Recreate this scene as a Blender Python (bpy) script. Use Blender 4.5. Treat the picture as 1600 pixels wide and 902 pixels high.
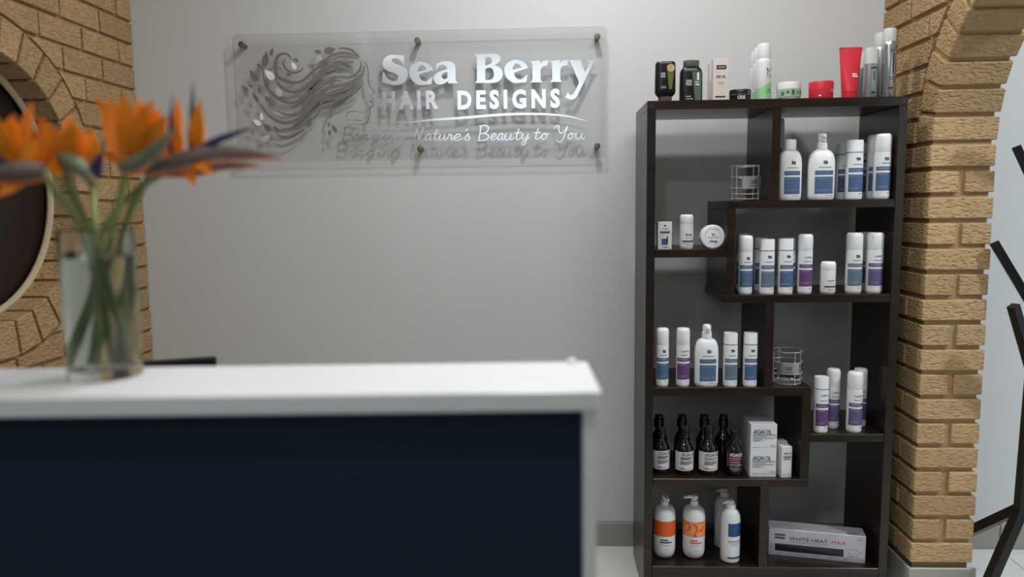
import bpy, bmesh, math, random
from mathutils import Vector, Matrix
random.seed(7)
PI = math.pi
for o in list(bpy.data.objects): bpy.data.objects.remove(o)
scene = bpy.context.scene
COL = scene.collection
R = math.radians

# ------------------------------------------------------------ camera
cd = bpy.data.cameras.new('camera'); cam = bpy.data.objects.new('camera', cd); COL.objects.link(cam)
cd.sensor_width = 36.0; cd.lens = 36.0 * 1166.0 / 1600.0
cd.clip_start = 0.05; cd.clip_end = 60
yaw, pitch, roll = R(2.6), R(6.4), R(0.7)
fwd = Vector((-math.sin(yaw)*math.cos(pitch), math.cos(yaw)*math.cos(pitch), -math.sin(pitch)))
rgt = Vector((math.cos(yaw), math.sin(yaw), 0)); upv = rgt.cross(fwd)
r2 = rgt*math.cos(roll) - upv*math.sin(roll); u2 = upv*math.cos(roll) + rgt*math.sin(roll)
mw = Matrix((( r2.x, u2.x, -fwd.x, 0.0), (r2.y, u2.y, -fwd.y, -2.85), (r2.z, u2.z, -fwd.z, 1.35), (0, 0, 0, 1)))
cam.matrix_world = mw
cd.dof.use_dof = True; cd.dof.focus_distance = 2.62; cd.dof.aperture_fstop = 1.4
scene.camera = cam

# ------------------------------------------------------------ world + exposure
wd = bpy.data.worlds.new('daylight'); scene.world = wd; wd.use_nodes = True
bg = wd.node_tree.nodes['Background']; bg.inputs[0].default_value = (0.89, 0.945, 1.0, 1); bg.inputs[1].default_value = 1.55
vs = scene.view_settings
vs.view_transform = 'Standard'; vs.look = 'None'; vs.gamma = 1.0; vs.exposure = 0.0; vs.use_curve_mapping = False
LAMP_WALL = 14.0      # downlight over the sign wall
LAMP_DESK = 13.0      # downlights over the reception desk
LAMP_SIDE = 52.0      # downlight in the side room

# ------------------------------------------------------------ helpers
def lin(c):
    return tuple(((v/255)/12.92 if v/255 <= .04045 else ((v/255+.055)/1.055)**2.4) for v in c)
def tag(o, label=None, cat=None, group=None, kind=None):
    if label: o['label'] = label
    if cat: o['category'] = cat
    if group: o['group'] = group
    if kind: o['kind'] = kind
    return o
def mesh(vs_, fs):
    m = bpy.data.meshes.new('mesh'); m.from_pydata([tuple(v) for v in vs_], [], fs); m.update(); return m
def link(name, m, mat=None, parent=None, smooth=False, loc=None):
    o = bpy.data.objects.new(name, m); COL.objects.link(o)
    if mat is not None and not m.materials: m.materials.append(mat)
    if smooth:
        m.polygons.foreach_set('use_smooth', [True]*len(m.polygons))
        try: m.set_sharp_from_angle(angle=R(38))
        except Exception: pass
    if parent: o.parent = parent
    if loc: o.location = loc
    return o
def obj(name, vf, mat, parent=None, smooth=False, loc=None):
    return link(name, mesh(*vf), mat, parent, smooth, loc)
def empty(name, loc=(0,0,0), rz=0):
    o = bpy.data.objects.new(name, None); COL.objects.link(o); o.empty_display_size = .02
    o.location = loc; o.rotation_euler = (0, 0, rz); return o
def join(*vfs):
    V, F = [], []
    for v, f in vfs:
        n = len(V); V += list(v); F += [tuple(i+n for i in q) for q in f]
    return V, F
def bm_vf(bm):
    bm.verts.index_update()
    r = ([v.co[:] for v in bm.verts], [tuple(v.index for v in f.verts) for f in bm.faces]); bm.free(); return r
def box(x0, x1, y0, y1, z0, z1, bev=0.0, seg=1):
    bm = bmesh.new(); bmesh.ops.create_cube(bm, size=1)
    for v in bm.verts:
        v.co = Vector(((x0+x1)/2+v.co.x*(x1-x0), (y0+y1)/2+v.co.y*(y1-y0), (z0+z1)/2+v.co.z*(z1-z0)))
    if bev: bmesh.ops.bevel(bm, geom=bm.edges[:], offset=bev, segments=seg, affect='EDGES', profile=.5)
    return bm_vf(bm)
def lathe(prof, n=28, ky=1.0, c=(0,0,0), cap=True, sup=2.0):
    """profile [(r,z)], ky squeezes depth, sup>2 gives a squarer plan"""
    V, F = [], []
    for r, z in prof:
        for i in range(n):
            a = 2*PI*i/n; ca, sa = math.cos(a), math.sin(a)
            if sup != 2.0:
                k = (abs(ca)**sup+abs(sa)**sup)**(-1/sup); ca *= k; sa *= k
            V.append((c[0]+r*ca, c[1]+r*ky*sa, c[2]+z))
    for j in range(len(prof)-1):
        for i in range(n):
            F.append((j*n+i, j*n+(i+1) % n, (j+1)*n+(i+1) % n, (j+1)*n+i))
    if cap:
        F.append(tuple(range(n))[::-1]); F.append(tuple((len(prof)-1)*n+i for i in range(n)))
    return V, F
def smooth_path(pts, k=6, closed=False):
    P = [Vector(p) for p in pts]; n = len(P); out = []
    rng = range(n if closed else n-1)
    for i in rng:
        p0 = P[(i-1) % n] if closed or i > 0 else P[0]; p1 = P[i]; p2 = P[(i+1) % n]
        p3 = P[(i+2) % n] if closed or i+2 < n else P[-1]
        for j in range(k):
            t = j/k
            out.append(.5*((2*p1)+(p2-p0)*t+(2*p0-5*p1+4*p2-p3)*t*t+(3*p1-p0-3*p2+p3)*t**3))
    if not closed: out.append(P[-1])
    return out
def tube(path, rad, n=8, closed=False, cap=True):
    P = [Vector(p) for p in path]; V, F = [], []; m = len(P); prev = None
    for i, p in enumerate(P):
        if closed: t = (P[(i+1) % m]-P[i-1])
        else: t = P[min(i+1, m-1)]-P[max(i-1, 0)]
        t.normalize()
        a = prev if prev is not None else (Vector((0,0,1)) if abs(t.z) < .9 else Vector((1,0,0)))
        u = (a-t*a.dot(t)).normalized(); prev = u; w = t.cross(u)
        r = rad[i] if isinstance(rad, (list, tuple)) else rad
        for k in range(n):
            an = 2*PI*k/n; V.append(p+u*(r*math.cos(an))+w*(r*math.sin(an)))
    for i in range(m if closed else m-1):
        for k in range(n):
            j = (i+1) % m
            F.append((i*n+k, i*n+(k+1) % n, j*n+(k+1) % n, j*n+k))
    if cap and not closed:
        F.append(tuple(range(n))[::-1]); F.append(tuple((m-1)*n+k for k in range(n)))
    return V, F
def ring(r, tr, c=(0,0,0), n=40, k=6, ky=1.0):
    return tube([(c[0]+r*math.cos(2*PI*i/n), c[1]+ky*r*math.sin(2*PI*i/n), c[2]) for i in range(n)], tr, k, True)
def beam(a, b, w, h=None):
    """square rod from a to b"""
    a, b = Vector(a), Vector(b); t = (b-a).normalized(); up = Vector((0,0,1)) if abs(t.z) < .95 else Vector((0,1,0))
    u = t.cross(up).normalized()*(w/2); v = u.cross(t).normalized()*((h or w)/2)
    V = [p+s*u+q*v for p in (a, b) for s, q in ((1,1),(-1,1),(-1,-1),(1,-1))]
    return V, [(3,2,1,0),(4,5,6,7),(0,1,5,4),(1,2,6,5),(2,3,7,6),(3,0,4,7)]
_txt = {}
def text_vf(s, bold=0.0, space=1.0):
    """built-in font outline, normalised so the bounding box starts at 0,0; returns verts2d, faces, w, h"""
    key = (s, bold, space)
    if key not in _txt:
        cu = bpy.data.curves.new('t', 'FONT'); cu.body = s; cu.size = 1; cu.offset = bold; cu.space_character = space; cu.resolution_u = 3
        o = bpy.data.objects.new('t', cu); COL.objects.link(o)
        dg = bpy.context.evaluated_depsgraph_get(); me = o.evaluated_get(dg).to_mesh()
        v = [(p.co.x, p.co.y) for p in me.vertices]; f = [tuple(p.vertices) for p in me.polygons]
        o.evaluated_get(dg).to_mesh_clear(); bpy.data.objects.remove(o); bpy.data.curves.remove(cu)
        x0 = min(p[0] for p in v); x1 = max(p[0] for p in v); y0 = min(p[1] for p in v); y1 = max(p[1] for p in v)
        _txt[key] = ([(p[0]-x0, p[1]-y0) for p in v], f, x1-x0, y1-y0)
    return _txt[key]
def flat_text(s, x0, x1, z0, z1, y, bold=0.0, space=1.0):
    """lettering in the plane Y=y fitted to the box, facing -Y"""
    v, f, w, h = text_vf(s, bold, space)
    return [(x0+p[0]/w*(x1-x0), y, z0+p[1]/h*(z1-z0)) for p in v], f
def _pt(rx, ry, a, off, z, sup):
    s, c = math.sin(a), math.cos(a); k = 1.0 if sup == 2.0 else (abs(s)**sup+abs(c)**sup)**(-1/sup)
    return ((rx+off)*s*k, -(ry+off)*c*k, z)
def wrap_text(s, rx, ry, zc, width, height, u0=0.0, bold=0.0, off=.0007, sup=2.0):
    v, f, w, h = text_vf(s, bold)
    V = []
    for px, py in v:
        a = (px/w-.5)*width/rx + u0/rx
        V.append(_pt(rx, ry, a, off, zc+(py/h-.5)*height, sup))
    return V, f
def band(rx, ry, z0, z1, a0, a1, off=.0004, n=12, sup=2.0):
    V, F = [], []
    for j in range(2):
        for i in range(n+1):
            a = a0+(a1-a0)*i/n
            V.append(_pt(rx, ry, a, off, (z0, z1)[j], sup))
    for i in range(n): F.append((i, i+1, n+2+i, n+1+i))
    return V, F
def ribbon(path, widths, y0, y1, rise=0.0):
    """solid flat stroke in the XZ plane between y0 (front) and y1"""
    P = [Vector((p[0], p[1])) for p in path]; m = len(P); V, F = [], []
    for i, p in enumerate(P):
        t = P[min(i+1, m-1)]-P[max(i-1, 0)]
        if t.length < 1e-9: t = Vector((1, 0))
        t.normalize(); nrm = Vector((-t.y, t.x))*(widths[i]/2)
        yy = y0-rise*i
        for q, y in ((p+nrm, yy), (p-nrm, yy), (p-nrm, y1), (p+nrm, y1)): V.append((q.x, y, q.y))
    for i in range(m-1):
        for k in range(4):
            F.append((i*4+k, i*4+(k+1) % 4, i*4+4+(k+1) % 4, i*4+4+k))
    F.append((0,1,2,3)[::-1]); F.append(tuple((m-1)*4+k for k in range(4)))
    return V, F
def filled(loops, thick):
    """polygon with holes (2-D loops) as a solid of the given thickness, from a filled 2-D curve; local XY plane"""
    cu = bpy.data.curves.new('f', 'CURVE'); cu.dimensions = '2D'; cu.fill_mode = 'BOTH'; cu.extrude = thick/2
    for lp in loops:
        s = cu.splines.new('POLY'); s.points.add(len(lp)-1); s.use_cyclic_u = True
        for i, p in enumerate(lp): s.points[i].co = (p[0], p[1], 0, 1)
    o = bpy.data.objects.new('f', cu); COL.objects.link(o)
    dg = bpy.context.evaluated_depsgraph_get(); me = o.evaluated_get(dg).to_mesh()
    v = [tuple(p.co) for p in me.vertices]; f = [tuple(p.vertices) for p in me.polygons]
    o.evaluated_get(dg).to_mesh_clear(); bpy.data.objects.remove(o); bpy.data.curves.remove(cu)
    return v, f
def mixed_loop(pts, k=5):
    """closed outline: points flagged 1 are corners, the rest is smoothed"""
    n = len(pts); out = []
    for i in range(n):
        p1, p2 = pts[i], pts[(i+1) % n]; p0, p3 = pts[i-1], pts[(i+2) % n]
        a, b, c, d = [Vector(q[:2]) for q in (p0, p1, p2, p3)]
        if len(p1) > 2: a = b
        if len(p2) > 2: d = c
        kk = 1 if (len(p1) > 2 and len(p2) > 2) else k
        for j in range(kk):
            t = j/kk
            out.append(.5*((2*b)+(c-a)*t+(2*a-5*b+4*c-d)*t*t+(3*b-a-3*c+d)*t**3))
    return out

def swirl(r, pts, w, off=.0010):
    """printed curl on a round bottle: pts are (angle, z)"""
    P = smooth_path([(p[0]*r, p[1], 0) for p in pts], 5); m = len(P); V, F = [], []
    for i, p in enumerate(P):
        d = P[min(i+1, m-1)]-P[max(i-1, 0)]; d.normalize(); ww = w*(.25+.75*math.sin(PI*i/(m-1)))/2
        for sg_ in (1, -1):
            u, z = p.x-d.y*ww*sg_, p.y+d.x*ww*sg_; V.append(((r+off)*math.sin(u/r), -(r+off)*math.cos(u/r), z))
    for i in range(m-1): F.append((2*i, 2*i+1, 2*i+3, 2*i+2))
    return V, F

# ------------------------------------------------------------ materials
def mat(name, col, rough=.5, metal=0.0, noise=0.0, scale=8.0, bump=0.0, bscale=60.0, stretch=(1,1,1), spec=.5, coat=0.0, trans=0.0, ior=1.45):
    m = bpy.data.materials.new(name); m.use_nodes = True; nt = m.node_tree; b = nt.nodes['Principled BSDF']
    c = lin(col); b.inputs['Base Color'].default_value = (*c, 1); b.inputs['Roughness'].default_value = rough
    b.inputs['Metallic'].default_value = metal; b.inputs['Specular IOR Level'].default_value = spec
    b.inputs['Coat Weight'].default_value = coat; b.inputs['Transmission Weight'].default_value = trans; b.inputs['IOR'].default_value = ior
    tc = nt.nodes.new('ShaderNodeTexCoord'); mp = nt.nodes.new('ShaderNodeMapping'); mp.inputs['Scale'].default_value = stretch
    nt.links.new(tc.outputs['Object'], mp.inputs[0])
    if noise:
        n = nt.nodes.new('ShaderNodeTexNoise'); n.inputs['Scale'].default_value = scale; n.inputs['Detail'].default_value = 5
        nt.links.new(mp.outputs[0], n.inputs['Vector'])
        r = nt.nodes.new('ShaderNodeValToRGB')
        r.color_ramp.elements[0].position = .3; r.color_ramp.elements[1].position = .7
        r.color_ramp.elements[0].color = (*[v*(1-noise) for v in c], 1); r.color_ramp.elements[1].color = (*[min(1, v*(1+noise)) for v in c], 1)
        nt.links.new(n.outputs['Fac'], r.inputs[0]); nt.links.new(r.outputs[0], b.inputs['Base Color'])
    if bump:
        n = nt.nodes.new('ShaderNodeTexNoise'); n.inputs['Scale'].default_value = bscale; n.inputs['Detail'].default_value = 6
        nt.links.new(mp.outputs[0], n.inputs['Vector'])
        bp = nt.nodes.new('ShaderNodeBump'); bp.inputs['Strength'].default_value = bump; bp.inputs['Distance'].default_value = .004
        nt.links.new(n.outputs['Fac'], bp.inputs['Height']); nt.links.new(bp.outputs[0], b.inputs['Normal'])
    return m
def brick_mat(name, col):
    m = bpy.data.materials.new(name); m.use_nodes = True; nt = m.node_tree; b = nt.nodes['Principled BSDF']
    c = lin(col); b.inputs['Roughness'].default_value = .72; b.inputs['Specular IOR Level'].default_value = .35
    ge = nt.nodes.new('ShaderNodeNewGeometry'); mp = nt.nodes.new('ShaderNodeMapping'); mp.inputs['Scale'].default_value = (1, 1, 2.3)
    nt.links.new(ge.outputs['Position'], mp.inputs[0])
    oi = nt.nodes.new('ShaderNodeObjectInfo')
    n1 = nt.nodes.new('ShaderNodeTexNoise'); n1.inputs['Scale'].default_value = 48; n1.inputs['Detail'].default_value = 7; n1.inputs['Distortion'].default_value = .7
    n2 = nt.nodes.new('ShaderNodeTexVoronoi'); n2.inputs['Scale'].default_value = 55
    for n in (n1, n2): nt.links.new(mp.outputs[0], n.inputs['Vector'])
    mx = nt.nodes.new('ShaderNodeMath'); mx.operation = 'MULTIPLY_ADD'; mx.inputs[1].default_value = .45
    nt.links.new(n2.outputs['Distance'], mx.inputs[0]); nt.links.new(n1.outputs['Fac'], mx.inputs[2])
    rp = nt.nodes.new('ShaderNodeValToRGB'); rp.color_ramp.elements[0].position = .36; rp.color_ramp.elements[1].position = .78
    nt.links.new(mx.outputs[0], rp.inputs[0])
    bp = nt.nodes.new('ShaderNodeBump'); bp.inputs['Strength'].default_value = .85; bp.inputs['Distance'].default_value = .007
    nt.links.new(rp.outputs[0], bp.inputs['Height']); nt.links.new(bp.outputs[0], b.inputs['Normal'])
    hs = nt.nodes.new('ShaderNodeHueSaturation'); hs.inputs['Color'].default_value = (*c, 1)
    mr = nt.nodes.new('ShaderNodeMapRange'); mr.inputs[3].default_value = .88; mr.inputs[4].default_value = 1.1
    nt.links.new(oi.outputs['Random'], mr.inputs[0]); nt.links.new(mr.outputs[0], hs.inputs['Value'])
    nt.links.new(hs.outputs[0], b.inputs['Base Color'])
    return m
def clear_mat(name, tint, refl=.06, rough=.02):
    """clear sheet: light goes straight through, with a surface reflection"""
    m = bpy.data.materials.new(name); m.use_nodes = True; nt = m.node_tree; nt.nodes.remove(nt.nodes['Principled BSDF'])
    t = nt.nodes.new('ShaderNodeBsdfTransparent'); t.inputs[0].default_value = (*tint, 1)
    g = nt.nodes.new('ShaderNodeBsdfGlossy'); g.inputs['Roughness'].default_value = rough
    f = nt.nodes.new('ShaderNodeFresnel'); f.inputs[0].default_value = 1.45
    k = nt.nodes.new('ShaderNodeMath'); k.operation = 'MULTIPLY'; k.inputs[1].default_value = refl/.04
    nt.links.new(f.outputs[0], k.inputs[0]); mx = nt.nodes.new('ShaderNodeMixShader')
    nt.links.new(k.outputs[0], mx.inputs[0]); nt.links.new(t.outputs[0], mx.inputs[1]); nt.links.new(g.outputs[0], mx.inputs[2])
    nt.links.new(mx.outputs[0], nt.nodes['Material Output'].inputs[0]); return m
def emit_mat(name, col, s):
    m = bpy.data.materials.new(name); m.use_nodes = True; b = m.node_tree.nodes['Principled BSDF']
    b.inputs['Emission Color'].default_value = (*col, 1); b.inputs['Emission Strength'].default_value = s; return m
def wood_mat(name, dark, light):
    m = bpy.data.materials.new(name); m.use_nodes = True; nt = m.node_tree; b = nt.nodes['Principled BSDF']
    b.inputs['Roughness'].default_value = .3
    ge = nt.nodes.new('ShaderNodeNewGeometry'); mp = nt.nodes.new('ShaderNodeMapping'); mp.inputs['Scale'].default_value = (5, 40, 55)
    nt.links.new(ge.outputs['Position'], mp.inputs[0])
    n = nt.nodes.new('ShaderNodeTexNoise'); n.inputs['Scale'].default_value = 1.2; n.inputs['Detail'].default_value = 6
    nt.links.new(mp.outputs[0], n.inputs['Vector'])
    r = nt.nodes.new('ShaderNodeValToRGB'); r.color_ramp.elements[0].position = .35; r.color_ramp.elements[1].position = .68
    r.color_ramp.elements[0].color = (*lin(dark), 1); r.color_ramp.elements[1].color = (*lin(light), 1)
    nt.links.new(n.outputs['Fac'], r.inputs[0]); nt.links.new(r.outputs[0], b.inputs['Base Color']); return m

M = {}
M['wall'] = mat('wall_paint', (210, 213, 215), .42, noise=.02, scale=1.5, bump=.05, bscale=90)
M['wall_grey'] = mat('grey_wall_paint', (138, 136, 134), .6, noise=.03, scale=2)
M['ceiling'] = mat('ceiling_paint', (225, 225, 222), .8, noise=.02, scale=2)
M['brick'] = brick_mat('brick', (184, 154, 112))
M['mortar'] = mat('mortar', (172, 144, 104), .85, noise=.08, scale=30, bump=.3, bscale=120)
M['tile'] = mat('floor_tile', (222, 224, 220), .22, noise=.05, scale=6)
M['grout'] = mat('grout', (120, 120, 118), .9, noise=.1, scale=30)
M['skirt'] = mat('skirting_tile', (158, 156, 148), .35, noise=.04, scale=9)
M['wood'] = wood_mat('dark_wood_board', (20, 12, 8), (40, 26, 18))
M['acrylic'] = clear_mat('clear_acrylic', (.90, .90, .895), .05)
M['edge'] = clear_mat('acrylic_edge', (.62, .63, .62), .06, .1)
M['silver'] = mat('mirror_silver_vinyl', (240, 240, 242), .16, 1.0, noise=.01, scale=20)
M['satin'] = mat('satin_grey_vinyl', (152, 149, 146), .45, .85, noise=.02, scale=20)
M['white_vinyl'] = mat('white_vinyl', (250, 250, 250), .35, noise=.01)
M['pale_leaf'] = mat('pale_leaf_grey', (196, 198, 198), .5, noise=.01)  # lighter grey for a few of the leaf shapes
M['screw'] = mat('brushed_brass_steel', (140, 128, 114), .3, 1.0, noise=.15, scale=300)
M['counter_white'] = mat('white_laminate', (246, 249, 252), .3, noise=.01, scale=3)
M['counter_dark'] = mat('navy_panel', (42, 54, 70), .6, noise=.04, scale=2, spec=.08)
M['black'] = mat('black_plastic', (18, 18, 20), .35, noise=.1, scale=20)
M['blackmetal'] = mat('black_lacquer', (14, 13, 15), .4, noise=.1, scale=20)
M['disc'] = mat('dark_stained_board', (34, 22, 18), .5, noise=.2, scale=6)
M['cream'] = mat('cream_rim', (205, 190, 158), .6, noise=.05)
M['glass'] = mat('vase_glass', (250, 252, 250), .0, trans=1.0, ior=1.45)
M['water'] = mat('water', (238, 246, 238), .0, trans=1.0, ior=1.33)
M['stem'] = mat('flower_stem', (128, 140, 84), .5, noise=.3, scale=14, stretch=(1,1,.2))
M['sepal'] = mat('orange_sepal', (255, 142, 22), .5, noise=.18, scale=30, stretch=(1,1,.3))
M['bract'] = mat('bract_grey_green', (112, 100, 92), .5, noise=.35, scale=16)
M['bractg'] = mat('bract_green', (110, 122, 96), .5, noise=.3, scale=16)
M['edgeor'] = mat('bract_orange_edge', (226, 120, 60), .5, noise=.15, scale=20)
M['blue'] = mat('blue_petal', (44, 48, 92), .5, noise=.2, scale=30)
M['chrome'] = mat('chrome_wire', (232, 232, 236), .18, .75, noise=.01)
M['plate'] = mat('brushed_plate', (176, 176, 178), .35, .7, noise=.05, scale=60)
M['p_white'] = mat('white_plastic', (226, 228, 230), .33, noise=.01)
M['p_cap'] = mat('white_cap', (232, 233, 235), .3, noise=.01)
M['p_grey'] = mat('grey_cap', (92, 90, 88), .3, noise=.05)
M['p_smoke'] = mat('smoked_brown_cap', (98, 80, 70), .25, noise=.05)
M['p_black'] = mat('black_bottle', (20, 20, 22), .28, noise=.05)
M['l_blue'] = mat('slate_blue_label', (72, 98, 132), .45, noise=.03)
M['l_teal'] = mat('grey_blue_label', (92, 112, 130), .45, noise=.03)
M['l_purple'] = mat('purple_label', (98, 62, 112), .45, noise=.03)
M['l_violet'] = mat('grey_violet_label', (92, 82, 122), .45, noise=.03)
M['ink'] = mat('dark_ink', (44, 48, 54), .6, noise=.02)
M['ink_blue'] = mat('slate_ink', (64, 84, 112), .6, noise=.02)
M['ink_white'] = mat('white_ink', (236, 236, 236), .5, noise=.02)
M['ink_olive'] = mat('olive_ink', (132, 126, 90), .5, noise=.03)
M['ink_red'] = mat('pink_red_ink', (196, 74, 92), .5, noise=.02)
M['ink_green'] = mat('green_ink', (20, 128, 70), .5, noise=.02)
M['ink_grey'] = mat('pale_grey_ink', (150, 152, 156), .5, noise=.02)
M['ink_purple'] = mat('deep_purple_ink', (52, 32, 110), .5, noise=.02)
M['olive'] = mat('olive_wedge', (106, 100, 56), .4, noise=.05)
M['greenwedge'] = mat('grey_green_wedge', (84, 102, 92), .35, noise=.05)
M['gold'] = mat('gold_sticker', (198, 174, 122), .4, .4, noise=.05)
M['box_cream'] = mat('cream_card', (214, 208, 200), .55, noise=.02)
M['box_white'] = mat('white_card', (216, 217, 220), .55, noise=.02)
M['green_pale'] = mat('pale_green_print', (150, 206, 150), .45, noise=.08)
M['jar_green'] = mat('pale_sage_print', (160, 190, 168), .45, noise=.08, scale=40)
M['red'] = mat('coral_red_plastic', (214, 52, 66), .35, noise=.03)
M['silver_b'] = mat('silver_plastic', (176, 182, 186), .3, .65, noise=.03)
M['silver_can'] = mat('silver_can', (198, 202, 208), .22, .9, noise=.02)
M['frost'] = mat('frosted_cap', (204, 210, 208), .4, noise=.02)
M['amber'] = mat('black_amber_glass', (18, 12, 10), .06, noise=.1, coat=1.0)
M['orange'] = mat('orange_label', (214, 92, 28), .45, noise=.03)
M['peach'] = mat('peach_label', (238, 150, 100), .45, noise=.04)
M['deepblue'] = mat('deep_blue_label', (28, 74, 124), .3, noise=.25, scale=40)
M['pearl'] = mat('pearl_silver_card', (188, 184, 194), .3, .25, noise=.06, scale=20)
M['window_black'] = mat('dark_box_window', (32, 34, 38), .15, noise=.1)
M['lampglow'] = emit_mat('lamp_diffuser_glow', (1, .98, .95), 6.0)
M['frame'] = mat('white_frame', (230, 230, 230), .4, noise=.01)
M['screen'] = mat('dark_screen', (10, 11, 14), .12, noise=.05)
LETTERS=[[[(-0.5175, 1.9034, 1), (-0.5444, 1.9061), (-0.5698, 1.906), (-0.5892, 1.896), (-0.598, 1.8783), (-0.5935, 1.8613), (-0.5779, 1.8487), (-0.5559, 1.8406), (-0.5428, 1.8311), (-0.5411, 1.8218), (-0.5487, 1.8142), (-0.5631, 1.813), (-0.5788, 1.821), (-0.5895, 1.8351), (-0.593, 1.8459, 1), (-0.5981, 1.846, 1), (-0.6003, 1.8075, 1), (-0.5794, 1.8025), (-0.554, 1.797), (-0.5283, 1.8015), (-0.5103, 1.8181), (-0.5051, 1.8365), (-0.5109, 1.8551), (-0.5296, 1.8677), (-0.5516, 1.8759), (-0.5625, 1.8838), (-0.5607, 1.8914), (-0.5479, 1.8942), (-0.5322, 1.8877), (-0.5215, 1.8737), (-0.5194, 1.87, 1), (-0.5162, 1.8699, 1)]], [[(-0.4108, 1.8498, 1), (-0.4633, 1.834, 1), (-0.4597, 1.8212), (-0.4485, 1.8108), (-0.4337, 1.8105), (-0.413, 1.8273, 1), (-0.4183, 1.7981, 1), (-0.4373, 1.7969), (-0.4604, 1.7964), (-0.4831, 1.8073), (-0.4951, 1.8235), (-0.4986, 1.8426), (-0.4941, 1.86), (-0.478, 1.8749), (-0.4549, 1.8805), (-0.4321, 1.8746), (-0.4167, 1.8616)], [(-0.467, 1.8445, 1), (-0.4661, 1.8547), (-0.4586, 1.865), (-0.4503, 1.8671), (-0.4416, 1.8628), (-0.4343, 1.8518, 1)]], [[(-0.3978, 1.8712, 1), (-0.3755, 1.8794), (-0.3518, 1.8795), (-0.3346, 1.873), (-0.327, 1.8575), (-0.327, 1.8269), (-0.3255, 1.8084), (-0.318, 1.7999, 1), (-0.3535, 1.7997, 1), (-0.3572, 1.8075, 1), (-0.3726, 1.7985), (-0.3948, 1.7974), (-0.4078, 1.8115), (-0.4068, 1.8269), (-0.3938, 1.8405), (-0.3715, 1.8477), (-0.3581, 1.8514, 1), (-0.3616, 1.8628), (-0.3758, 1.8677), (-0.3902, 1.8603), (-0.3975, 1.8451, 1)], [(-0.3574, 1.8413, 1), (-0.3578, 1.8229), (-0.3675, 1.8154), (-0.3769, 1.8202), (-0.3789, 1.8294), (-0.3701, 1.8385)]], [[(-0.2558, 1.9025, 1), (-0.1811, 1.9026), (-0.164, 1.8959), (-0.1603, 1.8839), (-0.1669, 1.8714), (-0.1823, 1.8623, 1), (-0.1623, 1.8524), (-0.1522, 1.8332), (-0.158, 1.8128), (-0.1761, 1.8004), (-0.2022, 1.7984), (-0.256, 1.7994, 1), (-0.2483, 1.8075, 1), (-0.2468, 1.8942, 1)], [(-0.2163, 1.8913, 1), (-0.2007, 1.8916), (-0.1917, 1.8845), (-0.1929, 1.8735), (-0.2011, 1.8658), (-0.2168, 1.8614, 1)], [(-0.217, 1.8487, 1), (-0.2046, 1.8542), (-0.1916, 1.8498), (-0.1847, 1.8323), (-0.1889, 1.8165), (-0.2004, 1.8098), (-0.2176, 1.8107, 1)]], [[(-0.0596, 1.8497, 1), (-0.1113, 1.834, 1), (-0.1075, 1.8213), (-0.0963, 1.8109), (-0.0817, 1.8106), (-0.0614, 1.8273, 1), (-0.0662, 1.7983, 1), (-0.0851, 1.7971), (-0.1078, 1.7966), (-0.1304, 1.8075), (-0.1426, 1.8235), (-0.1462, 1.8426), (-0.1421, 1.8599), (-0.1263, 1.8747), (-0.1036, 1.8802), (-0.081, 1.8744), (-0.0656, 1.8615)], [(-0.115, 1.8445, 1), (-0.1143, 1.8546), (-0.107, 1.8648), (-0.0989, 1.8669), (-0.0902, 1.8626), (-0.0829, 1.8517, 1)]], [[(-0.0519, 1.8732, 1), (-0.0147, 1.8762, 1), (-0.0138, 1.8652, 1), (-0.0034, 1.8734), (0.0166, 1.8756, 1), (0.011, 1.8552, 1), (-0.0003, 1.8564), (-0.0117, 1.8446), (-0.0135, 1.8194), (-0.012, 1.8052), (-0.005, 1.7971, 1), (-0.0516, 1.798, 1), (-0.0434, 1.8058, 1), (-0.0429, 1.861), (-0.0455, 1.8674)]], [[(0.0205, 1.873, 1), (0.0576, 1.876, 1), (0.0585, 1.865, 1), (0.0688, 1.8732), (0.0888, 1.8753, 1), (0.0832, 1.855, 1), (0.072, 1.8562), (0.0606, 1.8445), (0.0589, 1.8193), (0.0604, 1.8051), (0.0675, 1.797, 1), (0.0209, 1.7979, 1), (0.0291, 1.8057, 1), (0.0294, 1.8608), (0.0269, 1.8672)]], [[(0.091, 1.875, 1), (0.139, 1.8746, 1), (0.1351, 1.8684), (0.1505, 1.8295, 1), (0.164, 1.86), (0.1614, 1.8701), (0.1576, 1.8742, 1), (0.1913, 1.8745, 1), (0.1833, 1.8659), (0.1753, 1.8535), (0.1398, 1.7817), (0.1252, 1.7535), (0.1155, 1.7394), (0.0993, 1.7328), (0.0766, 1.7402, 1), (0.088, 1.7606, 1), (0.0929, 1.751), (0.1026, 1.7508), (0.1123, 1.7633), (0.1253, 1.7883), (0.1253, 1.801), (0.1061, 1.8455), (0.0981, 1.866)]]]
WORDS=[('HAIR', (-0.602, 1.7754), (-0.3927, 1.7082)), ('DESIGNS', (-0.322, 1.7737), (0.0576, 1.7031))]
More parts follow.
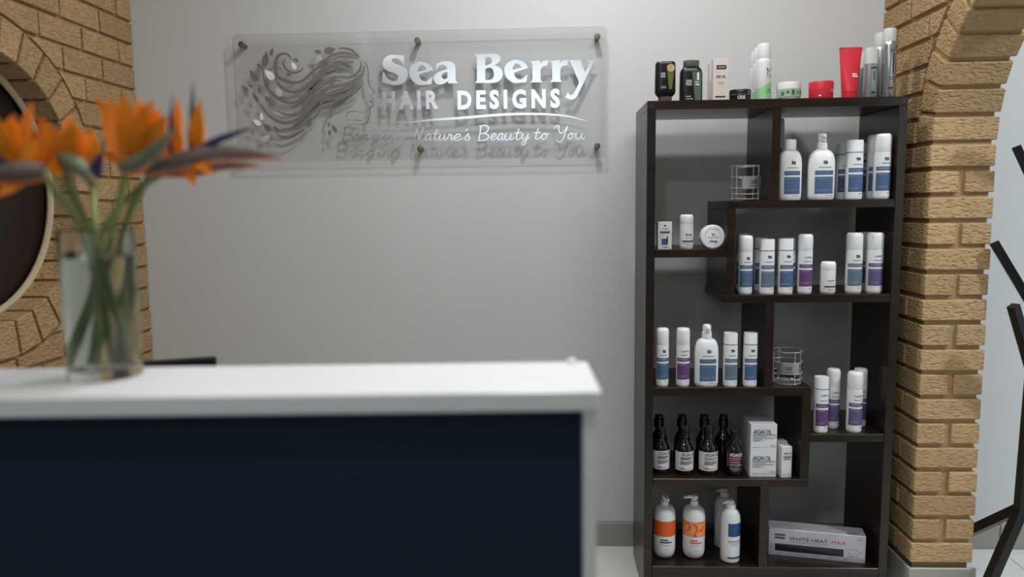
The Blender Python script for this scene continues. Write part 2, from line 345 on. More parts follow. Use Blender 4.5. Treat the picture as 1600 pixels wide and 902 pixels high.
TAGLINE=[[[(-0.7467, 1.6445), (-0.7583, 1.5951)], [(-0.7545, 1.6434), (-0.7369, 1.6468), (-0.7195, 1.6429), (-0.72, 1.6296), (-0.734, 1.6201), (-0.7496, 1.6192)], [(-0.7359, 1.6202), (-0.7195, 1.6126), (-0.721, 1.6018), (-0.7368, 1.5952), (-0.7614, 1.5939)], [(-0.7131, 1.5998), (-0.7053, 1.618), (-0.7029, 1.6214), (-0.7021, 1.6168), (-0.697, 1.619), (-0.6966, 1.6156), (-0.7001, 1.6042), (-0.6994, 1.5973), (-0.6954, 1.6018)], [(-0.6954, 1.6018), (-0.6859, 1.62), (-0.6901, 1.604), (-0.6896, 1.5971), (-0.6829, 1.6039)], [(-0.6823, 1.6314), (-0.6816, 1.6337)], [(-0.682, 1.6085), (-0.6752, 1.6198), (-0.6816, 1.597)], [(-0.6816, 1.597), (-0.6764, 1.6107), (-0.6668, 1.6197), (-0.6636, 1.6162), (-0.6677, 1.6013), (-0.6646, 1.5967), (-0.6568, 1.6035)], [(-0.6216, 1.6155), (-0.6312, 1.6191), (-0.6448, 1.6102), (-0.6452, 1.5987), (-0.6371, 1.5967), (-0.6269, 1.6053), (-0.6193, 1.6189)], [(-0.6193, 1.6189), (-0.6325, 1.5847), (-0.6427, 1.5757), (-0.6487, 1.5804), (-0.6384, 1.5894), (-0.6155, 1.6028)], [(-0.6086, 1.6004), (-0.5946, 1.6185), (-0.5997, 1.6026), (-0.5977, 1.5956), (-0.5869, 1.6024)], [(-0.5899, 1.6299), (-0.589, 1.6322)], [(-0.5851, 1.6069), (-0.5784, 1.6183), (-0.5847, 1.5954)], [(-0.5847, 1.5954), (-0.5796, 1.6091), (-0.5703, 1.6181), (-0.5671, 1.6146), (-0.5711, 1.5998), (-0.5682, 1.5952), (-0.5606, 1.6019)], [(-0.5286, 1.614), (-0.5398, 1.6176), (-0.5553, 1.6087), (-0.5555, 1.5973), (-0.5459, 1.5953), (-0.5344, 1.6038), (-0.526, 1.6174)], [(-0.526, 1.6174), (-0.5401, 1.5833), (-0.5517, 1.5743), (-0.5588, 1.579), (-0.5472, 1.588), (-0.5209, 1.6013)]], [[(-0.4889, 1.5949), (-0.4764, 1.6391)], [(-0.4764, 1.6391), (-0.4686, 1.5945)], [(-0.4686, 1.5945), (-0.4508, 1.6409)], [(-0.4241, 1.6127), (-0.4322, 1.6162), (-0.4433, 1.6075), (-0.4441, 1.5964), (-0.4378, 1.594), (-0.429, 1.6028), (-0.4228, 1.616)], [(-0.4228, 1.616), (-0.4276, 1.6006), (-0.4256, 1.5938), (-0.4187, 1.5993)], [(-0.4004, 1.6323), (-0.4098, 1.6025), (-0.4087, 1.5936), (-0.4016, 1.5957), (-0.3939, 1.6022)], [(-0.4148, 1.617), (-0.393, 1.6189)], [(-0.3939, 1.6022), (-0.3875, 1.6155), (-0.3917, 1.6), (-0.3887, 1.5933), (-0.3806, 1.5954), (-0.3702, 1.6152)], [(-0.3702, 1.6152), (-0.3747, 1.5997), (-0.3714, 1.593), (-0.3624, 1.6017)], [(-0.3632, 1.5951), (-0.3561, 1.6127), (-0.3537, 1.616), (-0.3522, 1.6116), (-0.3466, 1.6137), (-0.3458, 1.6104), (-0.3488, 1.5993), (-0.3472, 1.5926), (-0.3431, 1.597)], [(-0.3428, 1.5992), (-0.3234, 1.6033), (-0.313, 1.6109), (-0.3201, 1.6148), (-0.332, 1.6101), (-0.3382, 1.6002), (-0.3323, 1.5924), (-0.319, 1.5933), (-0.3048, 1.6008)], [(-0.2872, 1.6338), (-0.2921, 1.625)], [(-0.3009, 1.5941), (-0.284, 1.616), (-0.2837, 1.6071), (-0.2791, 1.5982), (-0.287, 1.5917), (-0.2966, 1.594)]], [[(-0.2355, 1.6425), (-0.2454, 1.5901)], [(-0.2427, 1.6413), (-0.2265, 1.6449), (-0.2103, 1.6408), (-0.2105, 1.6267), (-0.2233, 1.6167), (-0.2378, 1.6156)], [(-0.2251, 1.6167), (-0.2097, 1.6088), (-0.211, 1.5973), (-0.2255, 1.5903), (-0.2483, 1.5889)], [(-0.2023, 1.5987), (-0.1885, 1.603), (-0.181, 1.6109), (-0.1858, 1.6149), (-0.1943, 1.61), (-0.199, 1.5998), (-0.1952, 1.5917), (-0.1858, 1.5927), (-0.1756, 1.6005)], [(-0.1551, 1.6105), (-0.1624, 1.6141), (-0.1725, 1.6051), (-0.1733, 1.5936), (-0.1676, 1.5912), (-0.1596, 1.6003), (-0.1539, 1.6139)], [(-0.1539, 1.6139), (-0.1584, 1.598), (-0.1566, 1.5911), (-0.1503, 1.5967)], [(-0.1499, 1.6001), (-0.1427, 1.6138), (-0.1472, 1.5978), (-0.1435, 1.5909), (-0.134, 1.593), (-0.1224, 1.6134)], [(-0.1224, 1.6134), (-0.1272, 1.5975), (-0.1231, 1.5905), (-0.1129, 1.5995)], [(-0.0949, 1.6301), (-0.1049, 1.5994), (-0.1033, 1.5902), (-0.0952, 1.5924), (-0.0865, 1.5991)], [(-0.1112, 1.6144), (-0.0859, 1.6163)], [(-0.086, 1.6037), (-0.0803, 1.6127), (-0.0834, 1.5991), (-0.0782, 1.591), (-0.0683, 1.5965), (-0.0603, 1.6124)], [(-0.0603, 1.6124), (-0.0719, 1.5783), (-0.0806, 1.5692), (-0.086, 1.5762), (-0.0758, 1.5841), (-0.0557, 1.5986)]], [[(-0.023, 1.6298), (-0.0327, 1.6), (-0.0311, 1.5911), (-0.0232, 1.5932), (-0.0147, 1.5997)], [(-0.0388, 1.6145), (-0.0142, 1.6163)], [(0.0041, 1.6127), (-0.0085, 1.6063), (-0.0112, 1.5952), (-0.0028, 1.5906), (0.0068, 1.5972), (0.0067, 1.6093), (0.0011, 1.6128), (0.005, 1.6078), (0.0172, 1.6103)]], [[(0.0374, 1.629), (0.0426, 1.6378), (0.0528, 1.6376), (0.0527, 1.6243), (0.0577, 1.6132), (0.0705, 1.6163), (0.0859, 1.637)], [(0.0859, 1.637), (0.0704, 1.5953), (0.0601, 1.581), (0.0474, 1.5812), (0.0464, 1.589)], [(0.0999, 1.6125), (0.089, 1.606), (0.0876, 1.595), (0.0958, 1.5904), (0.104, 1.5969), (0.1026, 1.6091), (0.0972, 1.6125), (0.1013, 1.6076), (0.1122, 1.6101)], [(0.1121, 1.599), (0.118, 1.6122), (0.1152, 1.5968), (0.1199, 1.59), (0.1297, 1.5921), (0.1395, 1.6119)], [(0.1395, 1.6119), (0.1364, 1.5964), (0.1414, 1.5897), (0.1512, 1.5984)]]]
SWOOSH=[(-0.6673, 1.6619), (-0.5996, 1.6619), (-0.5031, 1.6615), (-0.4068, 1.6692), (-0.3109, 1.6734), (-0.2153, 1.6799), (-0.1201, 1.6841), (-0.0016, 1.6821), (0.0811, 1.6737), (0.1282, 1.6624), (0.1565, 1.6538)]
HAIR=[([(-0.9394, 1.8982), (-0.9498, 1.9147), (-0.965, 1.9196), (-0.9836, 1.9163), (-0.9964, 1.9017), (-1.0023, 1.8797), (-1.0012, 1.8513), (-0.9876, 1.8317), (-0.9615, 1.8179), (-0.9351, 1.8132), (-0.9008, 1.8207), (-0.8582, 1.8548), (-0.8209, 1.8796), (-0.7889, 1.8975)], 0.0099), ([(-0.9626, 1.9003), (-0.9719, 1.8873), (-0.9673, 1.8709), (-0.9532, 1.8567), (-0.9298, 1.8499), (-0.9089, 1.8558), (-0.8963, 1.8672)], 0.0071), ([(-0.9992, 1.8226), (-0.9889, 1.8037), (-0.9631, 1.7852), (-0.933, 1.7792), (-0.8973, 1.7903), (-0.8598, 1.8152), (-0.8223, 1.8448), (-0.7851, 1.8719), (-0.7413, 1.8826), (-0.7076, 1.8842)], 0.0094), ([(-1.0506, 1.8842), (-1.0486, 1.8411), (-1.0387, 1.8009), (-1.0102, 1.7666), (-0.9818, 1.7482), (-0.9467, 1.7396), (-0.9111, 1.7507), (-0.8836, 1.769), (-0.8534, 1.7965), (-0.8184, 1.8238)], 0.0085), ([(-1.0614, 1.7332), (-1.0473, 1.707), (-1.0215, 1.6844), (-0.9916, 1.6697), (-0.962, 1.6668), (-0.9265, 1.679), (-0.8948, 1.7011), (-0.8633, 1.7334), (-0.8257, 1.7632), (-0.7888, 1.7766), (-0.7276, 1.7987), (-0.6905, 1.8259)], 0.0106), ([(-1.0054, 1.7148), (-0.984, 1.7026), (-0.955, 1.6951), (-0.9182, 1.7015), (-0.8782, 1.7267), (-0.8452, 1.7589), (-0.8078, 1.7863)], 0.0075), ([(-1.0121, 1.625), (-0.976, 1.6126), (-0.9464, 1.6169), (-0.9037, 1.6422)], 0.0075), ([(-0.989, 1.6484), (-0.9527, 1.6407), (-0.9105, 1.6542), (-0.8654, 1.6841), (-0.8324, 1.7165)], 0.0061), ([(-0.7642, 1.9325), (-0.7401, 1.9345), (-0.7137, 1.9275), (-0.6958, 1.914), (-0.6842, 1.9022)], 0.0066), ([(-0.8194, 1.8874), (-0.7919, 1.9075), (-0.7593, 1.9169), (-0.7305, 1.9163), (-0.7043, 1.9096), (-0.6854, 1.9013)], 0.0075), ([(-0.7871, 1.8944), (-0.7598, 1.9038), (-0.7309, 1.9048), (-0.707, 1.9004), (-0.6871, 1.8938)], 0.0061), ([(-0.6794, 1.8871), (-0.6802, 1.8666), (-0.6897, 1.8491), (-0.7119, 1.8338), (-0.7386, 1.8269), (-0.7655, 1.8297)], 0.0071), ([(-0.8249, 1.7819), (-0.8003, 1.7931), (-0.7666, 1.8002), (-0.7346, 1.8059), (-0.7018, 1.8183), (-0.6743, 1.8407), (-0.668, 1.8719)], 0.0094), ([(-0.801, 1.683), (-0.8015, 1.7004), (-0.7936, 1.7289), (-0.777, 1.7443), (-0.7497, 1.7571), (-0.7019, 1.7773), (-0.6717, 1.8116)], 0.0071), ([(-0.839, 1.733), (-0.8239, 1.7468), (-0.7983, 1.7524), (-0.7605, 1.7597), (-0.7187, 1.7799), (-0.6864, 1.8049)], 0.0094), ([(-0.8434, 1.7448), (-0.8165, 1.763), (-0.789, 1.7719), (-0.7488, 1.7805), (-0.7182, 1.7916)], 0.008), ([(-0.8948, 1.7902), (-0.852, 1.8291), (-0.815, 1.8642), (-0.7753, 1.8763)], 0.0108), ([(-0.8616, 1.7732), (-0.8395, 1.7915), (-0.8147, 1.8074), (-0.7824, 1.8173), (-0.7499, 1.8166)], 0.0071), ([(-0.8733, 1.7266), (-0.8603, 1.746), (-0.8324, 1.7767), (-0.8051, 1.7932), (-0.7639, 1.7959)], 0.0108), ([(-0.9128, 1.7132), (-0.8824, 1.7408), (-0.8568, 1.7732)], 0.008)]
FACE=[([(-0.6726, 1.8895), (-0.66, 1.874), (-0.6539, 1.8558), (-0.6535, 1.8252), (-0.654, 1.8094), (-0.6466, 1.794), (-0.6339, 1.7783), (-0.6327, 1.7704), (-0.6432, 1.7655)], 0.0038), ([(-0.6524, 1.8136), (-0.6405, 1.8124)], 0.0028), ([(-0.6432, 1.7655), (-0.6459, 1.7576), (-0.6389, 1.7505), (-0.6403, 1.7435), (-0.6501, 1.739), (-0.6383, 1.7341), (-0.6386, 1.7247), (-0.6484, 1.7179), (-0.6526, 1.7016), (-0.6545, 1.6828), (-0.6648, 1.6618), (-0.6917, 1.6552), (-0.7207, 1.6581), (-0.7427, 1.6537)], 0.0038), ([(-0.744, 1.682), (-0.7361, 1.6993), (-0.719, 1.7051), (-0.6768, 1.6996)], 0.0031), ([(-0.7129, 1.6728), (-0.6779, 1.6691)], 0.0028), ([(-0.662, 1.8845), (-0.6554, 1.867)], 0.0024)]
LEAVES=[(-1.0133, 1.9269, 0.0353, 70, 0.0141, 0), (-1.0382, 1.9002, 0.0635, 78, 0.0259, 0), (-1.0631, 1.8775, 0.0235, 125, 0.0118, 0), (-1.0871, 1.8418, 0.0517, 120, 0.0212, 0), (-1.121, 1.7945, 0.0306, 130, 0.0164, 0), (-1.0675, 1.7911, 0.0235, 88, 0.0106, 0), (-1.0824, 1.7616, 0.0423, 125, 0.0141, 0), (-1.038, 1.7554, 0.0329, 125, 0.0164, 0), (-1.0247, 1.8434, 0.0517, 132, 0.0259, 1), (-0.9316, 1.8741, 0.0329, 120, 0.0164, 1), (-0.9233, 1.8956, 0.0235, 160, 0.0141, 0), (-0.9925, 1.7804, 0.0423, 115, 0.0235, 2), (-1.081, 1.67, 0.0376, 148, 0.0188, 1), (-1.0635, 1.6915, 0.0306, 92, 0.0141, 1), (-1.0433, 1.6493, 0.0423, 130, 0.0212, 0), (-1.0092, 1.6444, 0.0329, 125, 0.0141, 0), (-1.051, 1.6117, 0.0423, 25, 0.0212, 2), (-0.8846, 1.6667, 0.0423, 65, 0.0212, 0), (-0.9011, 1.7583, 0.0517, 30, 0.0188, 0), (-0.8708, 1.7863, 0.0329, 30, 0.0188, 0), (-0.8393, 1.9239, 0.0306, 175, 0.0164, 0), (-0.7963, 1.9279, 0.0494, 12, 0.0259, 0), (-0.8345, 1.9007, 0.0282, 80, 0.0212, 2), (-0.7669, 1.8632, 0.047, 112, 0.0212, 0), (-0.8625, 1.7864, 0.0329, 165, 0.0212, 0), (-0.7878, 1.6415, 0.0376, 120, 0.0164, 0), (-0.8068, 1.6288, 0.0235, 80, 0.0118, 0), (-0.8086, 1.6572, 0.0212, 75, 0.0094, 0), (-1.0984, 1.8058, 0.0212, 125, 0.0118, 0)]
FLOWERS=[{'label': 'upright orange bird of paradise flower in the middle of the glass vase', 'stem': [(-0.713, -1.72, 1.0911), (-0.6711, -1.76, 1.2136), (-0.6376, -1.77, 1.3197), (-0.6219, -1.77, 1.3759), (-0.6117, -1.77, 1.4111)], 'bract': [(-0.6175, -1.77, 1.4111), (-0.5769, -1.785, 1.4208), (-0.5216, -1.79, 1.4656)], 'bw': 0.026, 'sep': [((-0.6042, -1.77, 1.4221), (-0.6663, -1.746, 1.52), 0.02), ((-0.6058, -1.77, 1.4258), (-0.63, -1.77, 1.5141), 0.018), ((-0.6019, -1.77, 1.4266), (-0.5962, -1.794, 1.5145), 0.021), ((-0.5952, -1.77, 1.4275), (-0.6004, -1.746, 1.516), 0.022), ((-0.5894, -1.77, 1.4283), (-0.5668, -1.77, 1.5084), 0.022), ((-0.5836, -1.77, 1.4282), (-0.5333, -1.794, 1.4841), 0.02), ((-0.5977, -1.77, 1.4183), (-0.6611, -1.746, 1.4338), 0.014), ((-0.6089, -1.77, 1.424), (-0.6217, -1.77, 1.4976), 0.02), ((-0.5934, -1.77, 1.4256), (-0.5637, -1.794, 1.5006), 0.02), ((-0.5858, -1.77, 1.4246), (-0.5685, -1.746, 1.4997), 0.02), ((-0.6043, -1.77, 1.4202), (-0.6451, -1.77, 1.4779), 0.016)], 'Y': -1.77, 'blue': [((-0.601, -1.774, 1.4218), (-0.5935, -1.776, 1.499), 0.007)]}, {'label': 'orange bird of paradise flower with long beak pointing right over the counter', 'stem': [(-0.6478, -1.76, 1.0972), (-0.6652, -1.73, 1.2097), (-0.6375, -1.74, 1.3167), (-0.6045, -1.745, 1.3799), (-0.5791, -1.75, 1.4116)], 'bract': [(-0.6159, -1.75, 1.4159), (-0.5672, -1.75, 1.4152), (-0.4957, -1.745, 1.4313), (-0.4377, -1.74, 1.4308), (-0.3923, -1.735, 1.4238)], 'bw': 0.027, 'sep': [((-0.5519, -1.745, 1.4341), (-0.5536, -1.721, 1.5196), 0.017), ((-0.5442, -1.745, 1.4339), (-0.5518, -1.745, 1.4976), 0.016), ((-0.5226, -1.745, 1.4355), (-0.4963, -1.769, 1.509), 0.016), ((-0.515, -1.745, 1.4335), (-0.5169, -1.721, 1.4905), 0.012), ((-0.5354, -1.745, 1.4178), (-0.5219, -1.745, 1.3835), 0.015), ((-0.5206, -1.745, 1.4204), (-0.4838, -1.769, 1.4), 0.011), ((-0.5622, -1.745, 1.4267), (-0.5838, -1.721, 1.4678), 0.016)], 'Y': -1.745, 'blue': [((-0.5108, -1.749, 1.4388), (-0.4275, -1.751, 1.4679), 0.011), ((-0.5227, -1.749, 1.4352), (-0.5137, -1.751, 1.5357), 0.007), ((-0.5559, -1.749, 1.432), (-0.5454, -1.751, 1.5198), 0.005)]}, {'label': 'orange bird of paradise flower with a short second beak low on the right', 'stem': [(-0.7033, -1.77, 1.1026), (-0.6985, -1.73, 1.1999), (-0.6775, -1.72, 1.3164), (-0.6341, -1.71, 1.377), (-0.5838, -1.705, 1.4099)], 'bract': [(-0.6113, -1.705, 1.4083), (-0.5477, -1.7, 1.4096), (-0.4968, -1.695, 1.417), (-0.4422, -1.69, 1.4145)], 'bw': 0.02, 'sep': [((-0.5532, -1.705, 1.4134), (-0.5325, -1.681, 1.4381), 0.012), ((-0.5603, -1.705, 1.4135), (-0.5813, -1.705, 1.4489), 0.014), ((-0.5452, -1.705, 1.4113), (-0.4885, -1.729, 1.4256), 0.01)], 'Y': -1.705, 'blue': []}, {'label': 'orange bird of paradise flower left of centre with grey green bract', 'stem': [(-0.6211, -1.78, 1.1037), (-0.6512, -1.77, 1.2148), (-0.6577, -1.8, 1.3209), (-0.6666, -1.81, 1.3668), (-0.6753, -1.82, 1.4095)], 'bract': [(-0.6764, -1.82, 1.429), (-0.6515, -1.825, 1.4125), (-0.6178, -1.83, 1.3819)], 'bw': 0.024, 'sep': [((-0.6731, -1.82, 1.4131), (-0.7501, -1.796, 1.439), 0.024), ((-0.6764, -1.82, 1.4184), (-0.7171, -1.82, 1.4605), 0.026), ((-0.6742, -1.82, 1.4219), (-0.6777, -1.844, 1.4704), 0.026), ((-0.6686, -1.82, 1.4236), (-0.6795, -1.796, 1.4828), 0.024), ((-0.665, -1.82, 1.4218), (-0.6433, -1.82, 1.4637), 0.024), ((-0.6771, -1.82, 1.4096), (-0.6848, -1.844, 1.4085), 0.02), ((-0.6615, -1.82, 1.42), (-0.6381, -1.796, 1.4615), 0.018), ((-0.6728, -1.82, 1.4166), (-0.7043, -1.82, 1.4805), 0.02), ((-0.669, -1.82, 1.4183), (-0.6365, -1.844, 1.4714), 0.02)], 'Y': -1.82, 'blue': [((-0.6359, -1.824, 1.3858), (-0.6128, -1.826, 1.4321), 0.013)]}, {'label': 'leftmost orange bird of paradise flower cut by the picture edge', 'stem': [(-0.6355, -1.8, 1.1084), (-0.6446, -1.8, 1.2186), (-0.6623, -1.83, 1.3292), (-0.6673, -1.85, 1.3751), (-0.681, -1.86, 1.4077)], 'bract': [(-0.6743, -1.86, 1.4025), (-0.7117, -1.87, 1.4009), (-0.7579, -1.88, 1.3927)], 'bw': 0.03, 'sep': [((-0.7176, -1.86, 1.4168), (-0.7008, -1.836, 1.4975), 0.024), ((-0.7264, -1.86, 1.4186), (-0.7102, -1.86, 1.4793), 0.026), ((-0.731, -1.86, 1.417), (-0.7244, -1.884, 1.4833), 0.026), ((-0.7358, -1.86, 1.4136), (-0.7897, -1.836, 1.4688), 0.026), ((-0.7095, -1.86, 1.4081), (-0.6794, -1.86, 1.4476), 0.02), ((-0.7016, -1.86, 1.396), (-0.7263, -1.884, 1.3686), 0.014)], 'Y': -1.86, 'blue': [((-0.7199, -1.864, 1.4081), (-0.7563, -1.866, 1.4314), 0.012)]}, {'label': 'small orange bird of paradise flower behind the two left blooms', 'stem': [(-0.7364, -1.7, 1.0834), (-0.6954, -1.71, 1.1971), (-0.7202, -1.68, 1.3175), (-0.7267, -1.67, 1.3686), (-0.7308, -1.66, 1.4099)], 'bract': [(-0.7366, -1.66, 1.4038), (-0.7248, -1.66, 1.418), (-0.7014, -1.66, 1.4756)], 'bw': 0.016, 'sep': [((-0.7333, -1.66, 1.4181), (-0.7802, -1.636, 1.507), 0.012), ((-0.7355, -1.66, 1.4182), (-0.7606, -1.66, 1.4766), 0.022), ((-0.7267, -1.66, 1.4221), (-0.7155, -1.684, 1.4834), 0.018), ((-0.7224, -1.66, 1.4221), (-0.7147, -1.636, 1.4606), 0.018)], 'Y': -1.66, 'blue': [((-0.724, -1.664, 1.3974), (-0.7087, -1.666, 1.4439), 0.016)]}]

# ============================================================ THE ROOM
XL, XR, XR2 = -1.557, 1.23, 1.435      # brick faces of the left wall, right wall and its far face
HC, YF, XE = 2.95, -4.6, 3.9           # ceiling height, shop front, far side of the side room
tag(obj('wall_back', box(XL-.35, XE+.1, 0, .12, -.1, HC+.1), M['wall']), kind='structure')
fl = tag(obj('floor', box(XL-.35, XE+.1, YF-.1, .12, -.12, -.004), M['grout']), kind='structure')
tmesh = mesh(*box(-.1985, .1985, -.1985, .1985, -.006, 0, .0015)); tmesh.materials.append(M['tile'])
for i in range(-9, 6):
    for j in range(6):
        cx = 1.745+.2+.4*i; cy = -.2-.4*j
        if XL-.2 < cx < XE and not (j > 3 and cx < -.2): link('tile', tmesh, None, fl, loc=(cx, cy, 0))
tag(obj('ceiling', box(XL-.35, XE+.1, YF-.1, .12, HC, HC+.1), M['ceiling']), kind='structure')
# shop front behind the viewer: wall with two windows open to daylight, one of them added
def front_piece(x0, x1, z0, z1): return box(x0, x1, YF-.1, YF, z0, z1)
W1 = (-1.12, .56, 1.90, 2.86); W2 = (2.0, 3.6, .95, 2.6)  # first window is added, sized to be mirrored white in the sign letters
tag(obj('wall_front', join(front_piece(XL-.35, W1[0], 0, HC), front_piece(W1[0], W1[1], 0, W1[2]), front_piece(W1[0], W1[1], W1[3], HC),
    front_piece(W1[1], W2[0], 0, HC), front_piece(W2[0], W2[1], 0, W2[2]), front_piece(W2[0], W2[1], W2[3], HC), front_piece(W2[1], XE+.1, 0, HC)), M['wall']), kind='structure')
for nm, (a, b, c, d) in (('added_window', W1), ('window_3', W2)):
    t = .025
    wn = tag(obj(nm, join(box(a, a+t, YF-.07, YF-.03, c, d), box(b-t, b, YF-.07, YF-.03, c, d), box(a+t, b-t, YF-.07, YF-.03, c, c+t), box(a+t, b-t, YF-.07, YF-.03, d-t, d)), M['frame']), kind='structure')
    obj('pane', box(a+t, b-t, YF-.052, YF-.048, c+t, d-t), clear_mat('window_glass', (.96, .98, .98), .04), wn)
tag(obj('wall_side_room', box(XE, XE+.1, YF, 0, 0, HC), M['wall']), kind='structure')
# skirting of tiles
bb = tag(obj('baseboard_back', box(XL, XE, -.004, 0, 0, .097), M['grout']), kind='structure')
sk = mesh(*box(-.1985, .1985, -.010, -.001, .001, .096, .0015)); sk.materials.append(M['skirt'])
for i in range(-8, 6):
    cx = 1.748+.2+.4*i
    if XL+.2 < cx < XE-.2 and not (XR-.19 < cx < XR2+.19): link('skirting_tile', sk, None, bb, loc=(cx, 0, 0))
obj('skirting_tile', box(.95, XR-.002, -.010, -.001, .001, .096, .0015), M['skirt'], bb)
obj('skirting_tile', box(XR2+.004, 1.746, -.010, -.001, .001, .096, .0015), M['skirt'], bb)

# ---- brick walls
def solid_x(loops, x0, x1):
    v, f = filled(loops, abs(x1-x0)); c = (x0+x1)/2
    return [(c+p[2], p[0], p[1]) for p in v], f
def prism_x(poly, x0, x1):
    """convex polygon in (Y,Z) extruded along X with the front edge eased"""
    n = len(poly); cy = sum(p[0] for p in poly)/n; cz = sum(p[1] for p in poly)/n
    s = 1 if x0 > x1 else -1; e = .0025
    ins = [(cy+(p[0]-cy)*.975, cz+(p[1]-cz)*.955) for p in poly]
    V = [(x1, *p) for p in poly]+[(x0-s*e, *p) for p in poly]+[(x0, *p) for p in ins]
    F = [tuple(range(n))[::-1], tuple(2*n+i for i in range(n))]
    for k in (0, 1): F += [(k*n+i, k*n+(i+1) % n, (k+1)*n+(i+1) % n, (k+1)*n+i) for i in range(n)]
    return V, F
def clip_brick(y0, y1, z0, z1, cy, cz, rr):
    """brick outline with the circle (cy,cz,rr) cut away; None when nothing useful is left"""
    inside = [math.hypot(y-cy, z-cz) < rr for y in (y0, y1) for z in (z0, z1)]
    near = math.hypot(min(max(cy, y0), y1)-cy, min(max(cz, z0), z1)-cz)
    if near >= rr: return [(y0, z0), (y1, z0), (y1, z1), (y0, z1)]
    if all(inside): return None
    my, mz = (y0+y1)/2-cy, (z0+z1)/2-cz
    if abs(my) > abs(mz)*.75:                       # cut from the side
        zs = [z0+(z1-z0)*i/4 for i in range(5)]; edge = []
        for z in zs:
            h = rr*rr-(z-cz)**2; q = math.sqrt(h) if h > 0 else 0
            edge.append(min(max(cy+q, y0), y1) if my > 0 else max(min(cy-q, y1), y0))
        if my > 0:
            if y1-max(edge) < .0 or y1-sum(edge)/5 < .025: return None
            return [(y1, z1), *[(e, z) for e, z in reversed(list(zip(edge, zs)))], (y1, z0)][::-1]
        if sum(edge)/5-y0 < .025: return None
        return [(y0, z0), *[(e, z) for e, z in zip(edge, zs)], (y0, z1)]
    ys = [y0+(y1-y0)*i/6 for i in range(7)]; edge = []
    for y in ys:
        h = rr*rr-(y-cy)**2; q = math.sqrt(h) if h > 0 else 0
        edge.append(min(max(cz+q, z0), z1) if mz > 0 else max(min(cz-q, z1), z0))
    if mz > 0:
        if z1-sum(edge)/7 < .015: return None
        return [*[(y, e) for y, e in zip(ys, edge)], (y1, z1), (y0, z1)]
    if sum(edge)/7-z0 < .015: return None
    return [(y0, z0), (y1, z0), *[(y, e) for y, e in reversed(list(zip(ys, edge)))]]

# left wall with the round opening
CY, CZ, RI, RO = -.80, 1.42, .39, .495
circ = [(CY+(RI+.012)*math.cos(2*PI*i/64), CZ+(RI+.012)*math.sin(2*PI*i/64)) for i in range(64)]
wl = tag(obj('wall_left', solid_x([[(-2.0, 0), (0, 0), (0, HC), (-2.0, HC)], circ], XL-.012, XL-.25), M['mortar']), kind='structure')
BP, J = .0839, .012
full = {}
def brick_obj(parent, V, F, smoothf=False):
    return obj('brick', (V, F), M['brick'], parent)
shared = None
for k in range(-10, 22):
    zb = .793+BP*k
    z0, z1 = zb+J/2, zb+BP-J/2
    if z1 > 2.45 or z0 < .1: continue
    start = -.206 if (k % 2 == 0) else -.096
    ys = [0.0, start]
    while ys[-1] > -1.55: ys.append(ys[-1]-.219)
    for a, b in zip(ys[1:], ys[:-1]):
        y0, y1 = a+J/2, b-(J/2 if b < 0 else 0.001)
        poly = clip_brick(y0, y1, z0, z1, CY, CZ, RO+.012)
        if poly is None: continue
        dx = random.uniform(-.002, .002)
        if len(poly) == 4 and abs((y1-y0)-.207) < .002:
            if shared is None:
                h, l = (z1-z0)/2, (y1-y0)/2
                shared = mesh(*prism_x([(-l, -h), (l, -h), (l, h), (-l, h)], 0, -.03)); shared.materials.append(M['brick'])
            link('brick', shared, None, wl, loc=(XL+dx, (y0+y1)/2, (z0+z1)/2))
        else:
            brick_obj(wl, *prism_x(poly, XL+dx, XL-.03))
# ring of bricks around the opening
NV = 31; vm = None
for i in range(NV):
    a = 2*PI*(i+.35)/NV; t0 = (2*PI*RI/NV-J)/2; t1 = (2*PI*RO/NV-J)/2
    if vm is None:
        # local: X depth, Y tangential, Z radial (0 at intrados)
        V, F = prism_x([(-t0, 0), (t0, 0), (t1, RO-RI), (-t1, RO-RI)], 0, -.105); vm = mesh(V, F); vm.materials.append(M['brick'])
    o = link('brick', vm, None, wl, loc=(XL+.003+random.uniform(-.002, .002), CY+RI*math.cos(a), CZ+RI*math.sin(a)))
    o.rotation_euler = (a-PI/2, 0, 0)
w1 = tag(obj('window_1', [(XL-.10+p[0], CY+p[1], CZ+p[2]) for p in [(-q[2], q[0], q[1]) for q in lathe([(RI+.01, 0), (RI+.01, .02)], 64)[0]]] and
    ([(XL-.105-q[2], CY+q[0], CZ+q[1]) for q in lathe([(RI+.008, 0), (RI+.008, .02)], 64)[0]], lathe([(1, 0), (1, 1)], 64)[1]), M['disc']), kind='structure')
rv, rf = ring(RI-.006, .011, n=64, k=8)
obj('rim', ([(XL-.088+q[2], CY+q[0], CZ+q[1]) for q in rv], rf), M['cream'], w1)

# right wall with the arched doorway
YJ, AR, AZ = -.38, .46, 1.53; AY = YJ-AR
e_ = .012
arch = [(YJ+e_, 0), (YJ+e_, AZ)]+[(AY+(AR+e_)*math.cos(PI*i/32), AZ+(AR+e_)*math.sin(PI*i/32)) for i in range(1, 32)]+[(AY-AR-e_, AZ), (AY-AR-e_, 0)]
wr = tag(obj('wall_right', solid_x([[(0, 0), (0, HC), (-1.8, HC), (-1.8, 0)]+arch[::-1]], XR+e_, XR2-e_), M['mortar']), kind='structure')
PB, BH = .083, .067
hb = mesh(*box(-.1025, .1025, -.05, .05, -BH/2, BH/2, .003)); hb.materials.append(M['brick'])
hd = mesh(*box(-.046, .046, -.1025, .1025, -BH/2, BH/2, .003)); hd.materials.append(M['brick'])
side = mesh(*box(-.02, .02, -.1025, .1025, -BH/2, BH/2, .003)); side.materials.append(M['brick'])
XM = (XR+XR2)/2
